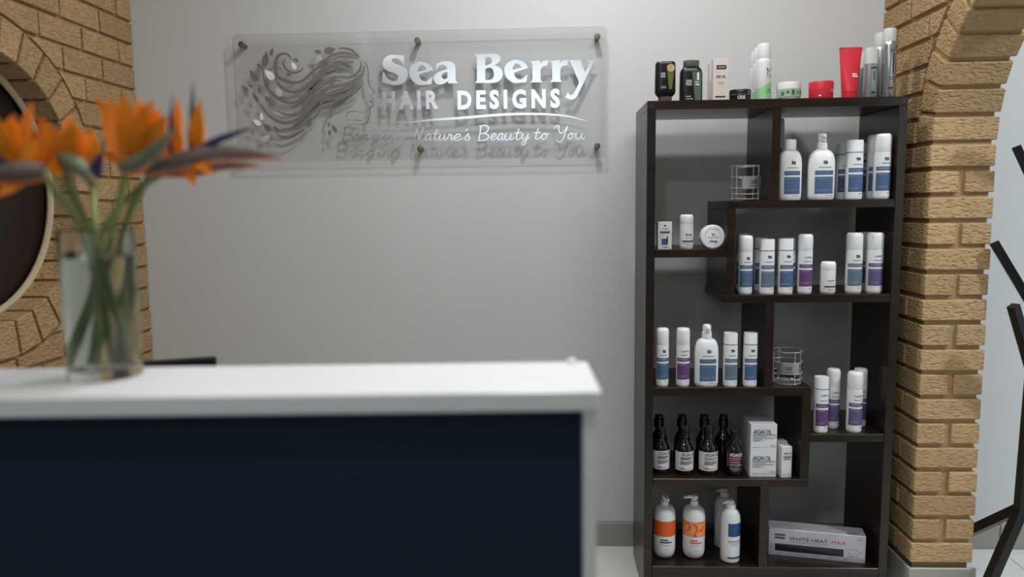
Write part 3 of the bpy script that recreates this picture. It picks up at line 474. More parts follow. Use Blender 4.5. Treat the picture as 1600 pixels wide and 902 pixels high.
for k in range(0, 29):
    z0 = .127+PB*k; zc = z0+BH/2
    if zc > 2.5: break
    if zc < AZ+.02:
        jit = random.uniform(-.002, .002)
        if k % 2 == 0:
            link('brick', hb, None, wr, loc=(XM+jit, YJ+.05, zc)); nxt = YJ+.1+.013
        else:
            link('brick', hd, None, wr, loc=(XR+.046+jit, YJ+.1025, zc)); link('brick', hd, None, wr, loc=(XR2-.046, YJ+.1025+jit, zc)); nxt = YJ+.205+.013
        y = nxt
        while y < -.012:
            y2 = min(y+.205, -.001)
            if y2-y > .2: link('brick', side, None, wr, loc=(XR+.02+random.uniform(-.001, .002), (y+y2)/2, zc))
            elif y2-y > .02: obj('brick', box(XR, XR+.04, y, y2, z0, z0+BH, .003), M['brick'], wr)
            y = y2+.013
    else:
        y = -.001; y0 = -.11 if k % 2 else -.206
        ys = [0, y0]
        while ys[-1] > -1.5: ys.append(ys[-1]-.218)
        for a, b in zip(ys[1:], ys[:-1]):
            poly = clip_brick(a+.0065, b-(.0065 if b < 0 else .001), z0, z0+BH, AY, AZ, AR+.112)
            if poly: brick_obj(wr, *prism_x(poly, XR+random.uniform(-.002, .001), XR+.04))
NA = 17; va = None
for i in range(NA):
    a = PI*(i+.5)/NA; t0 = (PI*AR/NA-.015)/2; t1 = (PI*(AR+.1)/NA-.015)/2
    if va is None:
        V = [(x, y, z) for x in (-.1025, .1025) for (y, z) in ((-t0, 0), (t0, 0), (t1, .1), (-t1, .1))]
        bm = bmesh.new(); bv = [bm.verts.new(v) for v in V]
        for q in ((3,2,1,0), (4,5,6,7), (0,1,5,4), (1,2,6,5), (2,3,7,6), (3,0,4,7)): bm.faces.new([bv[t] for t in q])
        bmesh.ops.bevel(bm, geom=bm.edges[:], offset=.003, segments=1, affect='EDGES')
        va = mesh(*bm_vf(bm)); va.materials.append(M['brick'])
    o = link('brick', va, None, wr, loc=(XM+random.uniform(-.002, .002), AY+AR*math.cos(a), AZ+AR*math.sin(a)))
    o.rotation_euler = (a-PI/2, 0, 0)
tag(obj('wall_left_front', box(XL-.25, XL-.012, YF, -2.002, 0, HC), M['wall_grey']), kind='structure')
tag(obj('wall_right_front', box(XR+.012, XR2-.012, YF, -1.802, 0, HC), M['wall_grey']), kind='structure')
# skirting on the pillar
br = tag(obj('baseboard_right', box(XR-.010, XR2+.008, YJ-.012, YJ-.002, .001, .112, .002), M['skirt']), kind='structure')
obj('skirting_tile', box(XR-.010, XR-.001, YJ-.001, -.013, .001, .112, .002), M['skirt'], br)

# ---- ceiling lamps (recessed discs); each carries its own light
def ceiling_lamp(x, y, power, label, size=.2, col=(.985, .99, 1)):
    t = tag(empty('ceiling_lamp', (x, y, HC)), label, 'lamp', 'recessed ceiling lamps')
    obj('trim_ring', lathe([(size/2+.02, 0), (size/2+.02, -.006), (size/2, -.008), (size/2, -.001)], 40, cap=False), M['frame'], t, True)
    obj('diffuser', lathe([(.001, -.003), (size/2, -.003)], 40, cap=False), M['lampglow'], t)
    ld = bpy.data.lights.new('lamp_light', 'AREA'); ld.shape = 'DISK'; ld.size = size; ld.energy = power; ld.color = col
    lo = bpy.data.objects.new('lamp_light', ld); COL.objects.link(lo); lo.parent = t; lo.location = (0, 0, -.012)
    return t
ceiling_lamp(.02, -.74, LAMP_WALL, 'round recessed ceiling lamp above the acrylic sign', .13)
def ceiling_panel(x, y, w, l, power, label, col=(.985, .99, 1)):
    t = tag(empty('ceiling_light_panel', (x, y, HC)), label, 'lamp')
    obj('frame', join(box(-w/2-.02, w/2+.02, -l/2-.02, -l/2, -.012, 0), box(-w/2-.02, w/2+.02, l/2, l/2+.02, -.012, 0), box(-w/2-.02, -w/2, -l/2, l/2, -.012, 0), box(w/2, w/2+.02, -l/2, l/2, -.012, 0)), M['frame'], t)
    obj('diffuser', box(-w/2, w/2, -l/2, l/2, -.006, -.002), M['lampglow'], t)
    ld = bpy.data.lights.new('lamp_light', 'AREA'); ld.shape = 'RECTANGLE'; ld.size = w; ld.size_y = l; ld.energy = power; ld.color = col
    lo = bpy.data.objects.new('lamp_light', ld); COL.objects.link(lo); lo.parent = t; lo.location = (0, 0, -.014)
ceiling_panel(.66, -1.48, 1.1, .4, LAMP_DESK, 'rectangular ceiling light panel between the counter and the shelf')
ceiling_lamp(-.2, -2.6, 7.0, 'round recessed ceiling lamp above the customer side of the counter')
ceiling_lamp(-1.38, -3.9, 6.0, 'added unseen ceiling lamp brightening the front wall mirrored in the sign letters')  # added lamp: washes the front wall so the left letters mirror it brighter
ceiling_lamp(2.6, -1.6, LAMP_SIDE, 'round recessed ceiling lamp in the side room', col=(.86, .93, 1))

# ============================================================ THE SIGN
sg = tag(empty('acrylic_sign', (-.465, 0, 1.525)), 'clear acrylic wall sign with silver lettering and a flowing-hair profile on standoff screws', 'sign')
def to_sign(vf): return ([(v[0]+.465, v[1], v[2]-1.525) for v in vf[0]], vf[1])
SX0, SX1, SZ0, SZ1, SYF, SYB = -1.160, .230, 1.522, 1.992, -.030, -.025
def rrect(x0, x1, z0, z1, r, k=6):
    out = []
    for cx, cz, a0 in ((x1-r, z1-r, 0), (x0+r, z1-r, 90), (x0+r, z0+r, 180), (x1-r, z0+r, 270)):
        for i in range(k+1): a = R(a0+90*i/k); out.append((cx+r*math.cos(a), cz+r*math.sin(a)))
    return out
lp = rrect(SX0, SX1, SZ0, SZ1, .018); n = len(lp)
V = [(p[0], SYF, p[1]) for p in lp]+[(p[0], SYB, p[1]) for p in lp]
pm = mesh(*to_sign((V, [tuple(range(n))[::-1]]+[(i, (i+1) % n, n+(i+1) % n, n+i) for i in range(n)])))
pm.materials.append(M['acrylic']); pm.materials.append(M['edge'])
for p in pm.polygons: p.material_index = 0 if len(p.vertices) > 4 else 1
link('acrylic_panel', pm, None, sg)
sc = mesh(*join(lathe([(.009, 0), (.009, .027)], 20), lathe([(.0115, .033), (.0115, .040), (.010, .042), (.004, .0425)], 24), lathe([(.005, .026), (.005, .034)], 12)))
sc.materials.append(M['screw']); sc.polygons.foreach_set('use_smooth', [True]*len(sc.polygons)); sc.set_sharp_from_angle(angle=R(35))
for x in (-1.124, -.465, .194):
    for z in (1.562, 1.955):
        o = link('standoff_screw', sc, None, sg, loc=(x+.465, 0, z-1.525)); o.rotation_euler = (PI/2, 0, 0)
LY0, LY1 = -.0325, -.0302
for loops in LETTERS:
    v, f = filled([mixed_loop(l) for l in loops], .002)
    obj('letter', to_sign(([(p[0], -.0313-p[2], p[1]) for p in v], f)), M['silver'], sg)
def word_vf(s, a, b, bold):
    v, f = flat_text(s, a[0], b[0], b[1], a[1], LY0, bold, 1.25); return v, f
for s, a, b in WORDS:
    v, f = text_vf(s, .045, 1.42)[:2]; tw, th = text_vf(s, .045, 1.42)[2:]
    obj('lettering', to_sign(([(a[0]+p[0]/tw*(b[0]-a[0]), LY0, b[1]+p[1]/th*(a[1]-b[1])) for p in v], f)), M['silver'], sg)
for wd_ in TAGLINE:
    parts = []
    for st in wd_:
        pth = smooth_path([(p[0], p[1], 0) for p in st], 5)
        parts.append(ribbon(pth, [.0044]*len(pth), LY0-.00002*len(parts), LY1, .000012))
    obj('tagline_word', to_sign(join(*parts)), M['silver'], sg)
pth = smooth_path([(p[0], p[1], 0) for p in SWOOSH], 5); m_ = len(pth)
obj('swoosh', to_sign(ribbon(pth, [.001+.0085*math.sin(PI*min(1, (i/m_)*1.02))**1.2 for i in range(m_)], LY0, LY1)), M['silver'], sg)
def taper(n, w): return [max(.0009, w*math.sin(PI*(.06+.88*i/(n-1)))**.8) for i in range(n)]
for st, w in HAIR:
    pth = smooth_path([(p[0], p[1], 0) for p in st], 6); obj('hair_strand', to_sign(ribbon(pth, taper(len(pth), w*1.3), LY0-.00004*HAIR.index((st, w)), LY1, .000001)), M['satin'], sg)
for st, w in FACE:
    pth = smooth_path([(p[0], p[1], 0) for p in st], 6); obj('face_line', to_sign(ribbon(pth, taper(len(pth), w*1.15), LY0-.00003*FACE.index((st, w)), LY1)), M['satin'], sg)
for x, z, l, an, w, k in LEAVES:
    up = []
    for i in range(9):
        t = i/8; up.append((-l/2+l*t, w/2*math.sin(PI*t**.85)))
    lo = [(p[0], -p[1]) for p in reversed(up[1:-1])]
    notch = [(-l/2*.98, -.0006), (l*.08, 0), (-l/2*.98, .0006)]
    out = up+lo[:-1]+[(up[1][0]*.99, -up[1][1])]
    out = up[1:]+lo+[(-l*.42, -w*.05), (l*.10, 0), (-l*.42, w*.05)]
    ca, sa = math.cos(R(an)), math.sin(R(an))
    v, f = filled([[(p[0]*ca-p[1]*sa, p[0]*sa+p[1]*ca) for p in out]], .0018)
    obj('leaf', to_sign(([(x+p[0], -.0313-p[2], z+p[1]) for p in v], f)), (M['satin'], M['white_vinyl'], M['pale_leaf'])[k], sg)

# ============================================================ THE SHELF
YB, YFR = -.078, -.38
sh = tag(empty('display_shelf', (.742, -.24, 0)), 'tall dark brown open bookshelf with staggered compartments holding hair products', 'shelf')
def board(name, x0, x1, z0, z1, y0=YFR, y1=YB):
    return obj(name, box(x0-.742, x1-.742, y0+.24, y1+.24, z0, z1, .0012), M['wood'], sh)
T = .028
board('side_panel', .331, .331+T, .0, 1.648); board('side_panel', 1.125, 1.153, .0, 1.648)
board('top_board', .331, 1.153, 1.6485, 1.677)
g = .0006
board('shelf_board', .593, 1.125-g, 1.328, 1.354)          # upper right
board('divider', .730, .757, 1.354+g, 1.648)
board('shelf_board', .359+g, .593-g, 1.171, 1.197)         # small left
board('divider', .593, .620, 1.045+g, 1.328-g)
board('shelf_board', .588, 1.125-g, 1.019, 1.045)
board('divider', .724, .752, .734+g, 1.019-g)
board('shelf_board', .359+g, .881, .705, .734)
board('divider', .852, .881, .417+g, .705-g)
board('shelf_board', .881+g, 1.125-g, .547, .574)
board('shelf_board', .359+g, .881, .391, .417)
board('divider', .722, .752, .104+g, .391-g)
board('bottom_board', .359+g, 1.125-g, .076, .104)
board('plinth', .359+g, 1.125-g, .0, .0755, YFR+.004, YFR+.03)
for x, z in ((.345, 1.662), (1.139, 1.662), (.345, .60), (.738, .404)):
    obj('screw_cap', ([(x-.742+q[0], YFR+.24-q[2]-.0001, z+q[1]) for q in lathe([(.0022, 0), (.0022, .0008)], 10)[0]], lathe([(1,0),(1,1)], 10)[1]), M['p_grey'], sh)

# ============================================================ PRODUCTS
def thing(name, label, cat, x, y, z, rz=0, group=None): return tag(empty(name, (x, y, z), rz), label, cat, group)
def prints(t, items, m, name='print'): return obj(name, join(*items), m, t)
GB = 'white hair care bottles on the shelf'
def care_bottle(label, x, y, z, r, h, lab, word='', kind=1, logo='ts', short=False, ky=1.0, group=GB, rz=0):
    """kind 1: rounded cylinder with a bevelled tall cap; kind 2: flat-topped squarer bottle with a seam line under the cap"""
    t = thing('care_bottle', label, 'bottle', x, y, z, rz, group); ry = r*ky
    if kind == 1:
        zc = h*.715
        obj('body', lathe([(r*.86, 0), (r*.97, .004), (r, .010), (r, zc)], 28, ky), M['p_white'], t, True)
        obj('cap', lathe([(r*.985, zc), (r*.985, zc+.0012), (r*.995, zc+.0016), (r*.995, h-.011), (r*.97, h-.007), (r*.86, h-.001), (r*.8, h)], 28, ky), M['p_cap'], t, True)
        f = (.13, .405, .44, .50, .62, .54)
    else:
        zc = h*.80
        obj('body', lathe([(r*.93, 0), (r*.99, .003), (r, .008), (r, h*.55), (r*.985, zc-.003)], 32, ky, sup=2.6), M['p_white'], t, True)
        obj('seam', lathe([(r*.978, zc-.003), (r*.978, zc)], 32, ky, sup=2.6), M['l_blue'], t, True)
        obj('cap', lathe([(r*.985, zc), (r*.96, h-.003), (r*.94, h)], 32, ky, sup=2.6), M['p_cap'], t, True)
        f = (.13, .42, .46, .53, .685, .58)
    sp = 2.6 if kind == 2 else 2.0; rx, ryy = r, ry
    def bd(q0, q1, a0, a1, off=.0005): return band(rx, ryy, h*q0, h*q1, a0, a1, off, 14, sp)
    if short:
        prints(t, [wrap_text(word or logo, rx, ryy, h*.42, r*1.0, h*.06, .003, .01)], M['ink'])
        obj('label', bd(.20, .255, -.75, 1.1), lab, t)
        prints(t, [bd(q, q+.014, -.3, .6) for q in (.32, .15, .11)], M['ink_grey']); return t
    l0, l1 = (-1.0, 1.2) if kind == 2 else (-1.12, 1.25)
    obj('label', bd(f[0], f[1], l0, l1), lab, t); obj('label', bd(f[2], f[3], l0, l1), lab, t)
    if word: prints(t, [wrap_text(word, rx, ryy, h*f[4], r*1.1, h*.042, .004, 0, .0007, sp)], M['ink'])
    else: prints(t, [wrap_text(logo, rx, ryy, h*f[4], r*.55, h*.06, .003, .04, .0007, sp)], M['ink'])
    prints(t, [bd(f[5], f[5]+.018, -.45, .62), bd(.09, .1, .25, .75)], M['ink_grey'])
    prints(t, [bd(f[2]+.025, f[2]+.04, -.8, .5, .0009), bd(f[1]-.03, f[1]-.022, -.8, .3, .0009), bd(.19, .196, -.8, .4, .0009), bd(.17, .176, -.8, .1, .0009)], M['ink_grey'])
    return t
def litre_bottle(label, x, y, z, w, h, cap='pump'):
    t = thing('litre_bottle', label, 'bottle', x, y, z, 0, 'large white litre bottles'); r = w/2; ky = .68; hb_ = .163
    obj('body', lathe([(r*.88, 0), (r*.97, .004), (r, .014), (r, .115), (r*.97, .132), (r*.86, .148), (r*.68, .158), (r*.45, hb_), (r*.42, hb_+.002)], 36, ky, sup=2.3), M['p_white'], t, True)
    nr = .0175
    if cap == 'screw':
        obj('cap', lathe([(nr, hb_), (nr, h-.002), (nr*.94, h)], 28), M['p_cap'], t, True)
    else:
        c = obj('cap', lathe([(nr*.95, hb_), (nr*.95, hb_+.020), (nr*.80, hb_+.022), (nr*.80, h-.008), (nr*.70, h-.002), (nr*.4, h)], 28), M['p_cap'], t, True)
        obj('spout', join(lathe([(.009, h-.024), (.009, h-.006), (.007, h-.003)], 16, c=(0, -.012, 0)), box(-.006, .006, -.026, -.008, h-.016, h-.007, .002)), M['p_cap'], c, True)
    ry = r*ky; rx = r
    def flat(u0, u1, z0, z1, off=.0006): return band(rx, ry, z0, z1, u0/rx, u1/rx, off, 10, 2.3)
    k = w/.08
    obj('label', flat(-.027*k, .030*k, .020, .075), M['l_blue'], t); obj('label', flat(-.027*k, .030*k, .081, .095), M['l_blue'], t)
    prints(t, [wrap_text('ts', rx, ry*.985, .122, .014, .013, .003, .04, .001, 2.3)], M['ink'])
    prints(t, [flat(-.017*k, .022*k, .1035, .1065), flat(.004*k, .028*k, .013, .0145)], M['ink_grey'])
    prints(t, [flat(-.022*k, .015*k, .088, .0895, .0012), flat(-.022*k, .02*k, .069, .0702, .0012), flat(-.022*k, .024*k, .032, .0332, .0012), flat(-.022*k, .008*k, .028, .0292, .0012)], M['ink_grey'])
    return t
A_, B_, C_, D_, E_, F_, G_, H_ = 1.677, 1.354, 1.197, 1.045, .734, .574, .417, .104
# --- top of the shelf
t = thing('shampoo_bottle', 'black upside-down squeeze bottle with gold round sticker, first on top of the shelf', 'bottle', .398, -.31, A_)
obj('cap', lathe([(.021, 0), (.0215, .002), (.0225, .021)], 28, .7, sup=3), M['p_smoke'], t, True)
obj('body', lathe([(.022, .020), (.029, .026), (.033, .033), (.0335, .045), (.0325, .123), (.031, .130), (.028, .133)], 36, .62, sup=3.6), M['p_black'], t, True)
fy = -.0222
prints(t, [flat_text('SEB', -.017, -.003, .0885, .0955, fy), flat_text('MAN', -.017, -.003, .080, .087, fy)], M['ink_white'])
prints(t, [box(-.017, .000, fy-.0002, fy, .0500, .0525), box(-.017, .000, fy-.0002, fy, .0460, .0480)], M['ink_grey'])
obj('label', ([(.001, fy+.0006, .121), (.027, fy+.0006, .121), (.019, fy+.0006, .043), (.010, fy+.0006, .043)], [(0, 3, 2, 1)]), M['olive'], t)
sv, sf = lathe([(.0125, 0), (.0125, .0006)], 28); obj('round_sticker', ([(.0145+q[0], fy-q[2], .110+q[1]) for q in sv], sf), M['gold'], t)
rv_, rf_ = ring(.0095, .0007, n=28, k=4); prints(t, [([(.0145+q[0], fy-.0008-abs(q[2]), .110+q[1]) for q in rv_], rf_)], M['ink_white'])
t = thing('shampoo_bottle', 'black bottle with grey flip cap and green wedge, second on top of the shelf', 'bottle', .482, -.31, A_)
obj('body', lathe([(.034, 0), (.0365, .003), (.037, .010), (.0365, .095), (.034, .104), (.028, .113), (.0245, .115)], 36, .58, sup=3.4), M['p_black'], t, True)
obj('cap', lathe([(.024, .1145), (.0255, .117), (.026, .131), (.025, .135), (.020, .136)], 32, .72, sup=2.6), M['p_grey'], t, True)
fy = -.0222
prints(t, [flat_text('SEB', -.019, -.001, .063, .0715, fy), flat_text('MAN', -.019, -.001, .053, .0615, fy), box(-.019, -.003, fy-.0002, fy, .018, .0195)], M['ink_white'])
prints(t, [box(-.019, .004, fy-.0002, fy, .009, .0125)], M['ink_grey'])
obj('label', ([(.000, fy+.0004, .098), (.030, fy+.0004, .098), (.029, fy+.0004, .006), (.010, fy+.0004, .006)], [(0, 3, 2, 1)]), M['greenwedge'], t)
prints(t, [box(.009, .022, fy-.0004, fy, .0625, .065), box(.011, .024, fy-.0004, fy, .054, .058)], M['ink_white'])
prints(t, [box(.016, .022, fy-.0004, fy, .070, .094, .0001)], M['ink_white'])
def carton(name, label, x, y, z, w, d, h, m, rz=0, group=None, cat='box'):
    t = thing(name, label, cat, x, y, z, rz, group)
    obj('carton', box(-w/2, w/2, -d/2, d/2, 0, h, .0008), m, t); return t
t = carton('oil_carton', 'tall cream carton with black bars, right of the black bottles', .576, -.31, A_, .050, .032, .139, M['box_cream'])
fy = -.0165
prints(t, [box(-.015, .017, fy-.0002, fy, .104, .117), flat_text('SEB OIL', -.015, .016, .076, .085, fy, .02), box(-.017, .015, fy-.0002, fy, .0145, .019)], M['ink'])
prints(t, [box(-.010, .012, fy-.0005, fy, .1085, .1125), box(-.010, .012, fy-.0002, fy, .062, .064), box(-.008, .010, fy-.0002, fy, .056, .0575)], M['ink_grey'])
t = carton('oil_carton', 'cream carton almost hidden behind the front oil carton', .583, -.22, A_, .048, .032, .140, M['box_cream'])
prints(t, [flat_text('SEB OIL', -.015, .016, .076, .085, fy, .02)], M['ink'])
t = thing('wax_jar', 'small low black jar with white lettering on the shelf top', 'jar', .643, -.31, A_)
obj('body', lathe([(.031, 0), (.0335, .002), (.034, .005), (.034, .019)], 36), M['p_black'], t, True)
obj('lid', lathe([(.0345, .0195), (.0345, .036), (.033, .038)], 36), M['p_black'], t, True)
prints(t, [wrap_text('OSiS', .034, .034, .0115, .024, .011, -.004, .02, .001)], M['ink_white']); prints(t, [band(.0345, .0345, .0205, .0215, -1.2, 1.2, .0006)], M['ink_grey'])
prints(t, [band(.0345, .0345, .029, .031, .5, .8, .0006), band(.0345, .0345, .025, .027, .5, .8, .0006)], M['ink_grey'])
for lb, x, y, h in (('white and pale green spray can, front one of three on the shelf top', .717, -.31, .184), ('white and pale green spray can, middle of the three in line', .727, -.235, .187), ('white and pale green spray can, rearmost of the three by the wall', .737, -.16, .189)):
    t = thing('spray_can', lb, 'spray can', x, y, A_, 0, 'white and green spray cans'); r = .0245
    obj('body', lathe([(r*.95, 0), (r, .002), (r, .124), (r*.95, .131), (r*.85, .135)], 32), M['p_white'], t, True)
    obj('cap', lathe([(r*.84, .135), (r*.88, .138), (r*.87, h-.006), (r*.80, h-.001), (r*.7, h)], 32), M['p_cap'], t, True)
    obj('label', ([(q[0], q[1], q[2]+(.010*math.sin(q[0]*60) if q[2] > .03 else 0)) for q in band(r, r, .003, .050, -1.5, 1.5, n=24)[0]], band(r, r, 0, 1, -1.5, 1.5, n=24)[1]), M['green_pale'], t)
    prints(t, [([( (r+.0007)*math.sin(.25+q[0]/r), -(r+.0007)*math.cos(.25+q[0]/r), .093+q[1]) for q in ((-.004,.012),(.001,.011),(.004,.002),(.001,-.010),(-.003,-.012),(.0005,-.002))], [(5,4,3,2,1,0)]), band(r, r, .100, .102, .5, .9, .0006), band(r, r, .094, .0955, .5, .95, .0006), band(r, r, .082, .0835, .5, .95, .0006), band(r, r, .075, .076, .1, .95, .0006)], M['greenwedge'])
    prints(t, [band(r, r, .034, .037, .3, 1.0, .0009), band(r, r, .027, .029, .1, 1.0, .0009)], M['ink_green'])
t = thing('hair_mask_jar', 'low white jar with sage green print on the shelf top', 'jar', .800, -.31, A_)
obj('body', lathe([(.0345, 0), (.036, .002), (.037, .030), (.037, .034)], 40), M['p_white'], t, True)
obj('lid', lathe([(.0375, .0345), (.0378, .054), (.0365, .058)], 40), M['p_cap'], t, True)
lv_, lf_ = band(.0368, .0368, .010, .036, -1.25, 1.25, .0014, 20); obj('label', (lv_, lf_), M['jar_green'], t)
prints(t, [band(.0385, .0385, .016+.006*(i % 2), .026+.003*(i % 3), -.9+.42*i, -.66+.42*i, .0008, 4) for i in range(5)], M['greenwedge'])
t = thing('hair_mask_jar', 'low coral red jar beside the red tube', 'jar', .904, -.31, A_)
obj('body', lathe([(.0365, 0), (.0375, .002), (.038, .030)], 40), M['red'], t, True); obj('lid', lathe([(.0383, .0305), (.0386, .055), (.037, .059)], 40), M['red'], t, True)
prints(t, [band(.0386, .0386, .030, .032, .55, .9, .001), band(.0386, .0386, .024, .026, .55, .9, .001), band(.038, .038, .010, .014, -.5, -.3, .001)], M['ink_white'])
t = thing('conditioner_tube', 'tall coral red squeeze tube standing on its cap', 'tube', .995, -.31, A_)
obj('cap', lathe([(.0225, 0), (.0235, .002), (.0238, .024)], 36), M['red'], t, True)
V, F = [], []; n = 36; rows = 10
for j in range(rows+1):
    q = j/rows; zz = .0255+.1395*q; ax = .0245+.0125*q; ay = .0235*(1-q)+.0016*q
    for i in range(n): a = 2*PI*i/n; V.append((ax*math.cos(a), ay*math.sin(a), zz))
for j in range(rows):
    for i in range(n): F.append((j*n+i, j*n+(i+1) % n, (j+1)*n+(i+1) % n, (j+1)*n+i))
F += [tuple(range(n))[::-1], tuple(rows*n+i for i in range(n))]
obj('body', (V, F), M['red'], t, True); obj('crimp', box(-.0372, .0372, -.0018, .0018, .163, .168, .0005), M['red'], t)
def tub(x0, x1, z0, z1):
    f_ = lambda x, z: (x, -(.0235*(1-(z-.0255)/.1395)+.0016)*math.sqrt(max(0, 1-(x/(.0245+.0125*(z-.0255)/.1395))**2))-.0012, z)
    return [f_(x0, z0), f_(x1, z0), f_(x1, z1), f_(x0, z1)], [(0, 1, 2, 3)]
prints(t, [tub(.001, .009, .078, .083), tub(.011, .016, .078, .083), tub(.001, .020, .071, .076)], M['ink_white'])
for lb, x, y, h in (('silver plastic bottle with pale cap and green stroke beside the red tube', 1.061, -.31, .164), ('silver plastic bottle half hidden behind the red tube', 1.070, -.225, .166)):
    t = thing('styling_bottle', lb, 'bottle', x, y, A_, 0, 'silver plastic bottles on the shelf top'); r = .0215
    obj('body', lathe([(r*.94, 0), (r, .002), (r*.99, .112), (r*.93, .113)], 32, .85, sup=2.6), M['silver_b'], t, True)
    obj('cap', lathe([(r*.97, .113), (r*.94, h-.012), (r*.86, h-.002), (r*.7, h)], 32, .85, sup=2.6), M['frost'], t, True)
    prints(t, [band(r, r*.93, .060, .088, .12, .28, .001)], M['ink_green']); prints(t, [band(r, r*.93, .097, .101, -.3, .75, .001), band(r, r*.93, .018, .024, -.2, .4, .001)], M['ink'])
for lb, x, y, h in (('tall silver spray can with purple stroke at the right end of the shelf top', 1.117, -.31, .223), ('tall silver spray can behind another at the right end', 1.124, -.23, .226)):
    t = thing('hairspray_can', lb, 'spray can', x, y, A_, 0, 'tall silver spray cans'); r = .0235
    obj('body', lathe([(r*.95, 0), (r, .002), (r, .168), (r*.95, .176), (r*.86, .181)], 32), M['silver_can'], t, True)
    obj('cap', lathe([(r*.84, .181), (r*.87, .184), (r*.87, h-.006), (r*.78, h)], 32), M['frost'], t, True)
    prints(t, [band(r, r, .078, .142, .16, .30, .0006)], M['ink_purple']); prints(t, [band(r, r, .066, .068, -.3, .7), band(r, r, .060, .0615, -.3, .7), band(r, r, .030, .036, -.3, .3), band(r, r, .150, .153, -.2, .3)], M['ink'])
# --- upper right compartment
care_bottle('tall white can at the back, just right of the top divider', .815, -.155, B_, .0225, .284, M['l_blue'], group='tall white cans')
litre_bottle('large white bottle with plain screw cap and slate blue label', .807, -.325, B_, .074, .197, 'screw')
litre_bottle('large white flip-pump bottle with slate blue label, upper right compartment', .908, -.325, B_, .085, .216)
care_bottle('square white bottle with slate label between the litre bottle and the corner pair', 1.014, -.325, B_, .0255, .192, M['l_blue'], kind=2)
care_bottle('square white bottle standing behind, left of the upper right group', 1.022, -.215, B_, .0245, .192, M['l_blue'], kind=2)
care_bottle('square white bottle at the back beside the upper right corner', 1.084, -.20, B_, .0235, .191, M['l_blue'], kind=2)
care_bottle('round white bottle with blue label at the right end of the upper compartment', 1.095, -.345, B_, .026, .209, M['l_blue'])
care_bottle('round white bottle tucked behind the right-end one, upper compartment', 1.0985, -.278, B_, .0235, .212, M['l_blue'])
def wire_rack(label, x, y, z, rz):
    t = thing('wire_rack', label, 'rack', x, y, z, rz, 'chrome wire product racks'); r = .050
    for zz in (.006, .022, .041, .078, .114): obj('ring', ring(r if zz > .01 else r*.93, .0021, (0, 0, zz)), M['chrome'], t, True)
    for k in range(4):
        a = R(25+90*k); c, s = math.cos(a)*r, math.sin(a)*r
        obj('upright', tube([(c, s, .006), (c, s, .115)], .0019, 8), M['chrome'], t, True)
    for k in range(3):
        a = R(60+120*k); bm = bmesh.new(); bmesh.ops.create_uvsphere(bm, u_segments=12, v_segments=8, radius=.005)
        v, f = bm_vf(bm); obj('foot', ([(p[0]+r*.9*math.cos(a), p[1]+r*.9*math.sin(a), p[2]+.005) for p in v], f), M['chrome'], t, True)
    bars = [tube([(-math.sqrt((r*.93)**2-q*q), q, .006), (math.sqrt((r*.93)**2-q*q), q, .006)], .0012, 6) for q in (-.03, -.015, 0, .015, .03)]
    for b in bars: obj('base_wire', b, M['chrome'], t, True)
    pv, pf = band(r, r, .042, .078, -.75, .75, .002, 16); obj('name_plate', join((pv, pf), ([(q[0]*.97, q[1]*.97, q[2]) for q in pv], [tuple(reversed(g_)) for g_ in pf])), M['plate'], t, True)
    prints(t, [wrap_text('OSiS', r, r, .061, .022, .012, 0, .02, .0028), band(r, r, .047, .049, -.25, .25, .0028)], M['ink']); return t
wire_rack('round chrome wire rack standing left of the top divider', .668, -.30, B_, R(18))
# --- small left compartment
t = carton('serum_carton', 'small white printed carton at the left end of the small shelf', .396, -.335, C_, .046, .034, .091, M['box_white']); fy = -.0174
prints(t, [flat_text('ts', -.004, .004, .075, .082, fy, .04), box(-.010, .012, fy-.0002, fy, .067, .0685), box(.006, .010, fy-.0002, fy, .024, .043), box(-.006, .010, fy-.0002, fy, .006, .008)], M['ink'])
prints(t, [box(-.016, .016, fy-.0002, fy, .053, .060), box(-.011, .010, fy-.0002, fy, .015, .035)], M['ink_blue'])
rv_, rf_ = ring(.006, .0005, n=20, k=4); prints(t, [([(-.009+q[0], fy-abs(q[2]), .042+q[1]) for q in rv_], rf_)], M['ink_grey'])
care_bottle('small white bottle with narrow blue band on the small left shelf', .470, -.335, C_, .0225, .114, M['l_blue'], kind=1, short=True, group='small white bottles')
t = thing('wax_tub', 'round white tub propped on its edge with its lid facing out', 'tub', .553, -.34, C_)
def face_y(vf, cz=.040): return [(p[0], -p[2], cz+p[1]) for p in vf[0]], vf[1]
obj('body', face_y(lathe([(.036, -.020), (.0385, -.018), (.0385, .002)], 44)), M['p_white'], t, True)
obj('lid', face_y(lathe([(.0398, .0022), (.0400, .012), (.0385, .0165), (.033, .0185), (.0325, .0178), (.001, .0178)], 44)), M['p_cap'], t, True)
fy = -.0182
prints(t, [flat_text('ts', -.005, .005, .044, .052, fy, .03), flat_text('SHINE WAX', -.017, .018, .036, .040, fy, .01)], M['ink']); prints(t, [flat_text('Gloss', -.012, .014, .021, .030, fy, .05)], M['ink_blue'])
rv_, rf_ = ring(.026, .0004, n=40, k=4); prints(t, [face_y(([(q[0], q[1], .0181+abs(q[2])) for q in rv_], rf_))], M['ink_grey'])
